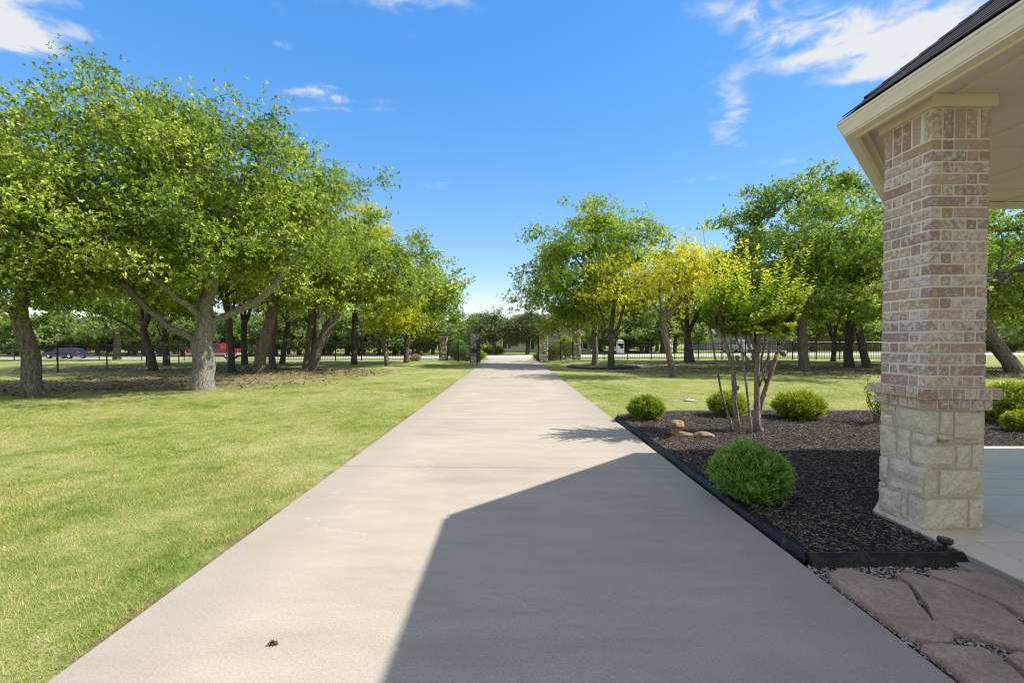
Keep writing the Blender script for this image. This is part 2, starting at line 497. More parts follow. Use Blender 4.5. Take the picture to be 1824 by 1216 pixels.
m_brick, nt, out = new_mat('lime_washed_brick')
r = rand_obj(nt)
o_ = VM(nt, 'ADD', OBJ(nt), N(nt, 'ShaderNodeCombineXYZ', {0: MATH(nt, 'MULTIPLY', r, 37.0), 1: MATH(nt, 'MULTIPLY', r, 91.0), 2: 0.0}).outputs[0])
base = RAMP(nt, r, [(0, (0.42, 0.265, 0.225)), (0.18, (0.53, 0.365, 0.315)), (0.36, (0.40, 0.30, 0.27)), (0.5, (0.58, 0.42, 0.37)), (0.63, (0.50, 0.335, 0.225)),
                    (0.72, (0.40, 0.315, 0.295)), (0.82, (0.55, 0.395, 0.345)), (0.92, (0.51, 0.365, 0.24)), (1.0, (0.45, 0.285, 0.235))], 'CONSTANT')
base = MIX(nt, NOISE(nt, o_, 28, 5, 0.7), MIX(nt, 0.35, base, (0.14, 0.085, 0.07)), base)
w1 = NOISE(nt, o_, 30, 6, 0.74, 0.5)
r2 = MATH(nt, 'FRACT', MATH(nt, 'MULTIPLY', r, 17.31))
thr = MATH(nt, 'ADD', 0.42, MATH(nt, 'MULTIPLY', r2, 0.17))
wash = SMOOTH(nt, MATH(nt, 'SUBTRACT', w1, thr), -0.05, 0.11, 0.0, 0.72)
w2 = SMOOTH(nt, NOISE(nt, o_, 95, 3, 0.6), 0.56, 0.66, 0.0, 0.55)
c = MIX(nt, MATH(nt, 'MAXIMUM', wash, w2), base, (0.80, 0.71, 0.64))
finish(nt, out, c, 0.92, 0.12, bump=MATH(nt, 'ADD', w1, MATH(nt, 'MULTIPLY', NOISE(nt, o_, 140, 3), 0.5)), bstr=0.6, bdist=0.01)

m_mortar, nt, out = new_mat('mortar')
n = NOISE(nt, POS(nt), 70, 5, 0.7)
finish(nt, out, MIX(nt, n, (0.70, 0.625, 0.535), (0.84, 0.76, 0.66)), 0.95, 0.1, bump=n, bstr=0.5, bdist=0.008)

m_mortar2, nt, out = new_mat('base_mortar')
n = NOISE(nt, POS(nt), 60, 5, 0.7)
finish(nt, out, MIX(nt, n, (0.44, 0.38, 0.30), (0.60, 0.53, 0.43)), 0.95, 0.1, bump=n, bstr=0.5, bdist=0.008)
m_stone, nt, out = new_mat('limestone')
r = rand_obj(nt)
o_ = VM(nt, 'ADD', OBJ(nt), N(nt, 'ShaderNodeCombineXYZ', {0: MATH(nt, 'MULTIPLY', r, 53.0), 1: MATH(nt, 'MULTIPLY', r, 19.0), 2: 0.0}).outputs[0])
n1 = NOISE(nt, o_, 9, 6, 0.65, 0.5)
n2 = NOISE(nt, o_, 45, 5, 0.7)
base = RAMP(nt, r, [(0, (0.74, 0.645, 0.50)), (0.5, (0.80, 0.705, 0.56)), (1, (0.68, 0.58, 0.43))])
c = MIX(nt, SMOOTH(nt, n1, 0.5, 0.75, 0, 0.6), base, (0.52, 0.41, 0.275))
c = MIX(nt, SMOOTH(nt, n2, 0.3, 0.6, 0.45, 0.0), c, (0.36, 0.31, 0.24))
finish(nt, out, c, 0.95, 0.1, bump=MATH(nt, 'ADD', n1, MATH(nt, 'MULTIPLY', n2, 0.6)), bstr=0.8, bdist=0.02)
m_chipstone = simple('rust_stone', (0.42, 0.235, 0.10), 0.9, 0.15, var=0.3, scale=30)

m_gatestone, nt, out = new_mat('gate_fieldstone')
t = N(nt, 'ShaderNodeAttribute', attribute_name='tint').outputs['Fac']
c = RAMP(nt, t, [(0, (0.15, 0.115, 0.09)), (0.35, (0.33, 0.27, 0.21)), (0.7, (0.47, 0.41, 0.335)), (1, (0.60, 0.55, 0.47))])
finish(nt, out, c, 0.95, 0.1, bump=NOISE(nt, POS(nt), 12, 5), bstr=0.6, bdist=0.04)

m_rock, nt, out = new_mat('sandstone_rock')
n = NOISE(nt, OBJ(nt), 12, 6, 0.65)
finish(nt, out, RAMP(nt, n, [(0.3, (0.13, 0.085, 0.055)), (0.5, (0.30, 0.20, 0.115)), (0.7, (0.42, 0.32, 0.21))]), 0.92, 0.1, bump=n, bstr=0.8, bdist=0.03)
m_flag, nt, out = new_mat('red_flagstone')
p = POS(nt)
n1 = NOISE(nt, p, 4, 6, 0.6, 0.4)
n2 = NOISE(nt, p, 60, 5, 0.7)
c = RAMP(nt, n1, [(0.3, (0.36, 0.25, 0.190)), (0.5, (0.48, 0.33, 0.250)), (0.7, (0.56, 0.41, 0.315))])
c = MIX(nt, SMOOTH(nt, n2, 0.35, 0.7, 0.0, 0.5), c, (0.20, 0.135, 0.105))
c = MIX(nt, SMOOTH(nt, NOISE(nt, p, 9, 4, 0.6), 0.55, 0.72, 0.0, 0.35), c, (0.50, 0.42, 0.35))
finish(nt, out, c, 0.9, 0.15, bump=MATH(nt, 'ADD', n1, MATH(nt, 'MULTIPLY', n2, 0.3)), bstr=0.9, bdist=0.03)
m_gravel, nt, out = new_mat('pea_gravel')
t = N(nt, 'ShaderNodeAttribute', attribute_name='tint').outputs['Fac']
finish(nt, out, RAMP(nt, t, [(0, (0.09, 0.065, 0.05)), (0.4, (0.27, 0.20, 0.155)), (0.75, (0.42, 0.36, 0.30)), (1, (0.58, 0.54, 0.48))]), 0.8, 0.25)
m_soil = simple('damp_soil', (0.085, 0.062, 0.045), 0.95, 0.1, var=0.4, scale=25, bstr=0.4)

m_tile, nt, out = new_mat('patio_tile')
r = rand_obj(nt)
p = POS(nt)
n1 = NOISE(nt, p, 3.5, 6, 0.6, 0.3)
n2 = NOISE(nt, N(nt, 'ShaderNodeMapping', {0: p, 3: (1, 9, 1)}).outputs[0], 14, 4, 0.6)
c = MIX(nt, MATH(nt, 'ADD', MATH(nt, 'MULTIPLY', n1, 0.6), MATH(nt, 'MULTIPLY', r, 0.4)), (0.70, 0.585, 0.45), (0.80, 0.68, 0.53))
c = MIX(nt, MATH(nt, 'MULTIPLY', n2, 0.25), c, (0.46, 0.40, 0.33))
finish(nt, out, c, 0.42, 0.4, bump=n2, bstr=0.06, bdist=0.005)
m_slab = simple('patio_slab_concrete', (0.30, 0.27, 0.23), 0.9, 0.15, var=0.2, scale=12, bstr=0.2)

m_cream, nt, out = new_mat('cream_painted_wood')
p = POS(nt)
g = NOISE(nt, N(nt, 'ShaderNodeMapping', {0: p, 3: (3, 3, 40)}).outputs[0], 3.0, 5, 0.6, 0.4)
c = MIX(nt, g, (0.70, 0.60, 0.46), (0.80, 0.70, 0.56))
finish(nt, out, c, 0.6, 0.3, bump=g, bstr=0.25, bdist=0.006)
m_soffit, nt, out = new_mat('soffit_paint')
p = POS(nt)
g = NOISE(nt, N(nt, 'ShaderNodeMapping', {0: p, 3: (30, 1.5, 1)}).outputs[0], 2.5, 5, 0.6, 0.3)
c = MIX(nt, g, (0.70, 0.61, 0.50), (0.79, 0.69, 0.57))
c = MIX(nt, SMOOTH(nt, NOISE(nt, p, 1.6, 4), 0.5, 0.8, 0, 0.25), c, (0.40, 0.34, 0.25))
finish(nt, out, c, 0.75, 0.25, bump=g, bstr=0.2, bdist=0.005)
m_gutter, nt, out = new_mat('gutter_metal')
p = POS(nt)
g = NOISE(nt, N(nt, 'ShaderNodeMapping', {0: p, 3: (1, 0.4, 3)}).outputs[0], 6, 5, 0.65)
c = MIX(nt, SMOOTH(nt, g, 0.4, 0.75, 0, 0.4), (0.86, 0.775, 0.655), (0.68, 0.58, 0.45))
finish(nt, out, c, 0.42, 0.45)
m_shingle, nt, out = new_mat('asphalt_shingle')
r = rand_obj(nt)
n = NOISE(nt, POS(nt), 90, 4, 0.7)
c = MIX(nt, MATH(nt, 'ADD', MATH(nt, 'MULTIPLY', r, 0.6), MATH(nt, 'MULTIPLY', n, 0.4)), (0.040, 0.040, 0.042), (0.115, 0.112, 0.112))
finish(nt, out, c, 0.95, 0.15, bump=n, bstr=0.7, bdist=0.006)

m_iron = simple('black_iron', (0.012, 0.012, 0.013), 0.45, 0.45)
m_wire = simple('galvanised_wire', (0.10, 0.105, 0.11), 0.5, 0.4, metal=0.6)
m_plastic = simple('black_plastic', (0.015, 0.015, 0.016), 0.35, 0.5)
m_glass_dark = simple('dark_window_glass', (0.018, 0.022, 0.026), 0.08, 0.6)
m_lens = simple('clear_lens', (0.45, 0.47, 0.48), 0.15, 0.6)
m_white = simple('white_paint', (0.72, 0.71, 0.69), 0.5, 0.3)
m_grey = simple('grey_box_paint', (0.22, 0.24, 0.24), 0.6, 0.3)
m_blue = simple('blue_paint', (0.02, 0.17, 0.50), 0.5, 0.3)
m_navy = simple('navy_car_paint', (0.012, 0.018, 0.042), 0.22, 0.6, var=0.05)
m_maroon = simple('red_car_paint', (0.26, 0.015, 0.022), 0.25, 0.6, var=0.05)
m_beige = simple('beige_car_trim', (0.38, 0.33, 0.27), 0.3, 0.5, var=0.05)
m_chrome = simple('chrome', (0.6, 0.6, 0.6), 0.2, 0.5, metal=1.0, var=0.03)
m_tyre = simple('tyre_rubber', (0.016, 0.016, 0.017), 0.85, 0.2)
m_tail = simple('tail_lamp', (0.45, 0.02, 0.02), 0.25, 0.5)
m_roofbrown = simple('brown_roof_shingle', (0.185, 0.125, 0.10), 0.95, 0.1, var=0.35, scale=8)
m_roofgrey = simple('grey_brown_roof_shingle', (0.255, 0.205, 0.185), 0.95, 0.1, var=0.3, scale=8)
m_wallcream = simple('cream_stone_wall', (0.46, 0.42, 0.35), 0.9, 0.1, var=0.2, scale=3)
m_wallbrick = simple('tan_brick_wall', (0.34, 0.215, 0.165), 0.9, 0.1, var=0.25, scale=7)
m_wallgrey = simple('grey_metal_wall', (0.30, 0.33, 0.37), 0.6, 0.3, var=0.15, scale=4)

# ------------------------------------------------------------------ setting: ground, driveway, road
xs = np.unique(np.concatenate([np.linspace(-600, -60, 28), np.linspace(-60, 60, 121), np.linspace(60, 600, 28)]))
ys = np.unique(np.concatenate([np.linspace(-60, -4, 15), np.linspace(-4, 90, 95), np.linspace(90, 900, 40)]))
gx, gy = np.meshgrid(xs, ys)
gz = terrain(gx, gy)
V = np.stack([gx, gy, gz], -1).reshape(-1, 3)
nx_, ny_ = len(xs), len(ys)
ii = (np.arange(ny_ - 1)[:, None] * nx_ + np.arange(nx_ - 1)[None]).ravel()
L = np.stack([ii, ii + 1, ii + nx_ + 1, ii + nx_], 1).ravel()
lawn = link('lawn_ground', np_mesh('lawn_ground', V, L, 4, m_ground, smooth=True))
tag(lawn, kind='structure')

drive = MB()
drive.prism([(DX0 + .02, -4.3), (DX1 - .02, -4.3), (DX1 - .02, 31.9), (DX0 + .02, 31.9)], -0.12, -0.022).build('driveway', m_joint)
drive = bpy.data.objects['driveway']
tag(drive, kind='structure')
jy = [-4.3, -1.35, 1.62] + [4.88 + 3.06 * i for i in range(10)]
sk = [0.0] * 13
sk[3] = 0.03
for i in range(12):
    a, b = jy[i] + .009, jy[i + 1] - .009
    if i == 11:
        b = 32.0
    sa, sb = (-.09 if abs(jy[i] - 4.88) < .1 else 0), (-.09 if abs(jy[i + 1] - 4.88) < .1 else 0)
    poly = [(DX0, a - sa * .5), (DX1, a + sa * .5), (DX1, b + sb * .5), (DX0, b - sb * .5)]
    mb = MB()
    n = 4
    low = [(p[0], p[1], -0.11) for p in poly]
    mid = [(p[0], p[1], -0.010) for p in poly]
    cx, cy = (DX0 + DX1) / 2, (a + b) / 2
    top = [(p[0] + (0.010 if p[0] < cx else -0.010), p[1] + (0.011 if p[1] < cy else -0.011), 0.0) for p in poly]
    mb.add(low + mid + top, [(8, 9, 10, 11)] + [(k + i_, k + (i_ + 1) % 4, k + 4 + (i_ + 1) % 4, k + 4 + i_) for k in (0, 4) for i_ in range(4)])
    mb.build('concrete_slab', m_conc, drive)


def sheet(name, pts_l, pts_r, mat, dz, kind='structure', parent=None):
    """a strip between two polylines, laid on the terrain"""
    vs, fs = [], []
    n = len(pts_l)
    for (a, b) in zip(pts_l, pts_r):
        for t in np.linspace(0, 1, 9):
            x, y = a[0] + (b[0] - a[0]) * t, a[1] + (b[1] - a[1]) * t
            vs.append((x, y, TZ(x, y) + dz))
    for i in range(n - 1):
        for k in range(8):
            fs.append((i * 9 + k, i * 9 + k + 1, i * 9 + 10 + k, i * 9 + 9 + k))
    o = MB().add(vs, fs).build(name, mat, parent)
    return tag(o, kind=kind) if parent is None else o


yy = list(np.linspace(32.0, 50.3, 19))
fl = [smooth01((y - 36) / 13.0) * 6.5 for y in yy]
sheet('driveway_apron', [(DX0 - f, y) for y, f in zip(yy, fl)], [(DX1 + f, y) for y, f in zip(yy, fl)], m_conc, 0.034)
xx = list(np.linspace(-160, 160, 81))
sheet('road', [(x, 59.0) for x in xx], [(x, 50.0) for x in xx], m_road, 0.028)
xx = list(np.linspace(-160, -14, 60))
sheet('roadside_bank', [(x, 63.5 + math.sin(x * .3)) for x in xx], [(x, 59.6) for x in xx], m_bank, 0.06)

# ------------------------------------------------------------------ foliage machinery
def leaves_mesh(name, P, A, U, Ln, Wd, tint, mat, fold=0.22):
    """folded diamond leaves: base P, axis A, up hint U"""
    A = nrm(A)
    S = nrm(np.cross(A, U))
    U2 = np.cross(S, A)
    Ln = Ln[:, None]
    Wd = Wd[:, None]
    mid = P + A * Ln * 0.58
    l = mid + S * Wd * .5 + U2 * Wd * fold
    r = mid - S * Wd * .5 + U2 * Wd * fold
    tip = P + A * Ln - U2 * Ln * 0.08
    V = np.stack([P, r, tip, l], 1).reshape(-1, 3)
    n = len(P)
    b = np.arange(n)[:, None] * 4
    Lp = (b + np.array([[0, 1, 2, 0, 2, 3]])).ravel()
    return np_mesh(name, V, Lp, 3, mat, np.repeat(tint, 4))


def rand_dirs(n, r):
    v = r.normal(size=(n, 3))
    return nrm(v)


def ell_points(ells, n, r, seedv, shell=0.45, zmin=-9):
    """points in a union of noisy ellipsoids, biased to the outside"""
    w = np.array([e[6] if len(e) > 6 else e[3] * e[4] * e[5] for e in ells], float)
    idx = r.choice(len(ells), n * 2, p=w / w.sum())
    d = rand_dirs(n * 2, r)
    rad = (shell + (1 - shell) * r.random(n * 2)) ** 0.6
    pts = []
    for i in range(n * 2):
        e = ells[idx[i]]
        k = 1 + 0.30 * noise.noise(Vector((d[i] * 1.9 + seedv + idx[i] * 3.1).tolist())) + 0.2 * noise.noise(Vector((d[i] * 4.5 + seedv).tolist()))
        p = np.array(e[:3]) + d[i] * np.array(e[3:6]) * rad[i] * k
        if p[2] > zmin:
            pts.append(p)
        if len(pts) >= n:
            break
    return np.array(pts)


def bough_points(ells, n, r, seedv, shell, zmin, per=9, sig=.52):
    """tips gathered in boughs, with gaps of air between them"""
    nb = max(8, n // per)
    c = ell_points(ells, nb, r, seedv, shell, zmin)
    k = r.integers(0, len(c), n)
    sg = sig * r.uniform(.6, 1.3, len(c))[k]
    p = c[k] + r.normal(size=(n, 3)) * np.stack([sg, sg, sg * .5], 1)
    p[:, 2] = np.maximum(p[:, 2], zmin + r.uniform(0, .3, n))
    return p


def grow(trunk, limbs, targets, r0, r, step=0.35, rtip=0.006, wig=0.10):
    pos, par = [], []

    def chain(start, pts):
        last = start
        for p in pts:
            pos.append(np.array(p, float))
            par.append(last)
            last = len(pos) - 1
        return last

    def resample(pl):
        out = [np.array(pl[0], float)]
        for a, b in zip(pl[:-1], pl[1:]):
            a, b = np.array(a, float), np.array(b, float)
            n = max(1, int(np.linalg.norm(b - a) / step))
            for k in range(1, n + 1):
                out.append(a + (b - a) * k / n + r.normal(size=3) * 0.025 * min(1, step * 3))
        return out

    chain(-1, resample(trunk))
    ntrunk = len(pos)
    for lb in limbs:
        s = np.array(lb[0], float)
        j = int(np.argmin(np.linalg.norm(np.array(pos) - s, axis=1)))
        chain(j, resample(lb)[1:])
    P0 = np.array(pos)
    dist = np.min(np.linalg.norm(targets[:, None] - P0[None, ntrunk // 2:], axis=2), axis=1)
    tips = []
    cap = len(pos) + len(targets) * 14
    PA = np.zeros((cap, 3))
    DA = np.zeros((cap, 3))
    m = len(pos)
    PA[:m] = pos
    for i in range(m):
        DA[i] = PA[i] - PA[par[i]] if par[i] >= 0 else (0, 0, 1)
    DA[:m] = nrm(DA[:m])
    lo = max(1, int(ntrunk * 0.6))
    for ti in np.argsort(dist):
        t = targets[ti]
        dv = t - PA[lo:m]
        d = np.linalg.norm(dv, axis=1)
        cosang = (dv * DA[lo:m]).sum(1) / np.maximum(d, 1e-6)
        j = int(np.argmin(d * (1.0 + 0.55 * (1 - cosang)))) + lo
        dj = float(np.linalg.norm(t - PA[j]))
        n = max(1, min(12, int(dj / step)))
        ctrl = PA[j] + DA[j] * dj * 0.4 + np.array([0, 0, 0.05 * dj])
        last = j
        for k in range(1, n + 1):
            s = k / n
            p = (1 - s) ** 2 * PA[j] + 2 * s * (1 - s) * ctrl + s * s * t
            if k < n:
                p = p + r.normal(size=3) * wig * step
            pos.append(p)
            par.append(last)
            if m < cap:
                PA[m] = p
                v = p - PA[last]
                DA[m] = v / max(np.linalg.norm(v), 1e-6)
                m += 1
            last = len(pos) - 1
        tips.append(last)
    pos = np.array(pos)
    cnt = np.zeros(len(pos))
    cnt[tips] += 1
    for i in range(len(pos) - 1, 0, -1):
        if par[i] >= 0:
            cnt[par[i]] += cnt[i]
    cnt = np.maximum(cnt, 1)
    pw = math.log(r0 / rtip) / math.log(max(cnt[0], 2))
    rad = rtip * cnt ** pw
    return pos, par, cnt, rad, tips, DA


def wood_mesh(name, pos, par, cnt, rad, mat, flare=True, min_r=0.0):
    mb = MB()
    kids = {}
    for i, p in enumerate(par):
        if p >= 0:
            kids.setdefault(p, []).append(i)
    heads = [0]
    while heads:
        h = heads.pop()
        ch = []
        if par[h] >= 0:
            ch.append(par[h])
        i = h
        while True:
            ch.append(i)
            ks = kids.get(i, [])
            if not ks:
                break
            ks = sorted(ks, key=lambda k: -cnt[k])
            heads += ks[1:]
            i = ks[0]
        if rad[h] < min_r:
            continue
        rs = [rad[k] for k in ch]
        if par[h] >= 0:
            rs[0] = min(rs[0], rs[1] * 1.25)
        pts = [pos[k].copy() for k in ch]
        if h == 0 and flare:
            z0 = pts[0][2]
            for k in range(len(pts)):
                hgt = pts[k][2] - z0
                rs[k] *= 1 + 0.32 * math.exp(-hgt / 0.20)
            pts[0][2] -= 0.12
        R = max(rs)
        mb.tube(pts, rs, 14 if R > .15 else 8 if R > .05 else 5 if R > .02 else 3, cap=False, jitter=0.16 if R > .1 else 0)
    return mb.mesh(name, mat, True)


def crown_mesh(name, pos, par, tips, DA, centre, r, mat, nros, k, L, spread, tint0=0.5, rise=0.35, flat=0.7, extra_tint=None):
    tp = pos[tips]
    n = len(tips)
    c = np.repeat(tp, nros, 0) + r.normal(size=(n * nros, 3)) * np.array([spread, spread, spread * flat])
    outw = nrm(c - np.array(centre))
    ax = nrm(outw * 0.8 + rand_dirs(len(c), r) * 0.9 + np.array([0, 0, rise]))
    # sprays near a tip share a tint
    tb = np.repeat(r.normal(tint0, 0.17, n), nros) + r.normal(0, 0.12, n * nros)
    C = np.repeat(c, k, 0)
    AX = np.repeat(ax, k, 0)
    side = nrm(np.cross(AX, rand_dirs(len(C), r)))
    ang = r.uniform(0.6, 1.45, len(C))[:, None]
    A = AX * np.cos(ang) + side * np.sin(ang)
    P = C + AX * r.uniform(-.5, .5, len(C))[:, None] * L * 0.8
    Ln = L * r.uniform(0.65, 1.2, len(C))
    T = np.clip(np.repeat(tb, k) + r.normal(0, 0.10, len(C)), 0, 1)
    if extra_tint is not None:
        T = np.clip(T + extra_tint(P), 0, 1)
    return leaves_mesh(name, P, A, AX + rand_dirs(len(C), r) * .3, Ln, Ln * r.uniform(.42, .62, len(C)), T, mat)


TREES = []


def tree(name, label, base, trunk, r0, ells, nt_, nros, k, L, lmat, bmat, seed, limbs=None, spread=0.25, tint0=0.55, group=None, zmin=1.2,
         step=0.4, shell=0.45, flat=0.7, rise=0.35, extra_tint=None, proto=False, bare=0, nlimb=5, per=5):
    r = np.random.default_rng(seed)
    e_ = [tuple(e) for e in ells]
    T = bough_points(e_, nt_, r, seed * 1.37, shell, zmin, per)
    top = np.array(trunk[-1], float)
    if limbs is None:
        limbs = []
        cc = np.array([np.average([e[i] for e in e_], weights=[e[3] * e[4] * e[5] for e in e_]) for i in range(3)])
        rr = np.array(e_[0][3:6])
        for q_ in range(nlimb):
            a = 2 * math.pi * (q_ + r.random() * .6) / nlimb
            end = cc + np.array([math.cos(a) * rr[0] * .55, math.sin(a) * rr[1] * .55, r.uniform(-.25, .45) * rr[2]])
            st = np.array(trunk[max(0, len(trunk) - 1 - (q_ % 2))], float)
            m1 = st + (end - st) * .4 + np.array([0, 0, .12 * np.linalg.norm(end - st)]) + r.normal(size=3) * .12
            limbs.append([st, m1, end])
    pos, par, cnt, rad, tips, DA = grow(trunk, limbs, T, r0, r, step)
    cen = np.array([np.average([e[i] for e in e_], weights=[e[3] * e[4] * e[5] for e in e_]) for i in range(3)])
    cen = cen * np.array([1, 1, 0.8])
    if bare:
        # some twigs of a thinning crown carry no leaves
        keep = [t for t in tips if r.random() > bare]
    else:
        keep = tips
    wm = wood_mesh(name + '_trunk', pos, par, cnt, rad, bmat, min_r=0.0 if (bare or step < .35) else 0.0065)
    cm = crown_mesh(name + '_crown', pos, par, keep, DA, cen, r, lmat, nros, k, L, spread, tint0, rise, flat, extra_tint)
    if proto:
        return wm, cm
    root = empty(name, (base[0], base[1], TZ(*base)), 0, label, 'tree', group)
    link('trunk', wm, root)
    link('crown', cm, root)
    return root


# ------------------------------------------------------------------ the two near oaks on the left lawn
bx, by = -8.92, 13.1
tree('oak_tree', 'largest oak, thick pale forked trunk with a heavy low limb reaching left', (bx, by),
     [(0, 0, 0), (-.02, 0, .7), (.02, 0, 1.35), (.06, .02, 1.9), (.10, .05, 2.5)], 0.275,
     [(-2.1, -.2, 5.0, 3.6, 3.6, 2.7), (.2, .3, 5.3, 3.4, 3.8, 2.6), (-2.0, .2, 7.2, 2.0, 2.4, 1.9), (2.5, .2, 4.9, 1.7, 2.2, 1.6), (1.7, .2, 6.1, 2.3, 2.4, 1.5), (-.2, .3, 7.0, 1.9, 2.2, 1.5), (-4.6, -.6, 4.2, 1.9, 2.4, 1.6), (.9, -1.2, 3.6, 2.4, 1.5, 1.0), (-3.4, -.8, 3.1, 1.8, 1.5, .8)],
     1400, 30, 5, 0.086, m_oak, m_bark_pale, 11, limbs=[
         [(-.05, -.05, 1.45), (-.75, -.25, 1.75), (-1.35, -.35, 2.35), (-2.2, -.4, 3.2), (-3.4, -.4, 4.0), (-4.6, -.5, 4.6)],
         [(.08, 0, 1.85), (.75, .1, 2.2), (1.6, .2, 2.65), (2.4, .3, 3.7), (3.0, .3, 4.7)],
         [(.10, .05, 2.4), (.7, -.5, 3.2), (1.2, -.8, 4.2), (1.4, -.9, 5.5)],
         [(.05, .05, 2.2), (-.4, .3, 3.2), (-1.0, .5, 4.4), (-2.0, .4, 5.8), (-2.6, .2, 7.4)],
         [(.12, .05, 2.5), (.3, .2, 3.8), (.2, .3, 5.2), (0, .3, 6.6)],
         [(-.05, .1, 2.0), (-.6, 1.0, 3.0), (-.9, 2.0, 4.4), (-.6, 2.6, 5.4)],
         [(-.02, -.1, 2.1), (-.9, -1.0, 3.3), (-1.9, -2.0, 4.5), (-2.6, -2.6, 5.3)]],
     spread=.24, tint0=.50, zmin=2.0, step=.32)

bx, by = -11.9, 11.3
tree('oak_tree', 'leaning dark grey oak nearest the left edge of the photo', (bx, by),
     [(0, 0, 0), (-.10, 0, .7), (-.22, .02, 1.4), (-.40, .05, 2.1)], 0.175,
     [(-1.4, .2, 4.6, 3.2, 3.2, 1.9), (.4, -.3, 4.0, 2.3, 2.4, 1.5), (-1.4, .4, 5.8, 2.2, 2.3, 1.2), (-.2, -.8, 2.9, 1.5, 1.3, .8)],
     620, 30, 5, 0.086, m_oak, m_bark, 23, limbs=[
         [(-.38, .05, 2.0), (.0, -.2, 2.9), (.7, -.4, 3.7), (1.5, -.5, 4.3)],
         [(-.38, .05, 2.0), (-1.0, -.3, 2.6), (-2.0, -.5, 3.3), (-3.2, -.5, 4.0)],
         [(-.40, .05, 2.1), (-.6, .4, 3.2), (-1.0, .6, 4.6), (-1.6, .6, 5.8)],
         [(-.40, .05, 2.1), (-1.2, 1.2, 3.0), (-1.8, 2.2, 4.2)]],
     spread=.24, tint0=.57, zmin=1.75, step=.32)

# ------------------------------------------------------------------ mid-distance trees, each its own
def yel_top(P):
    return np.clip((P[:, 2] - 5.4) * .2, -.1, .5)


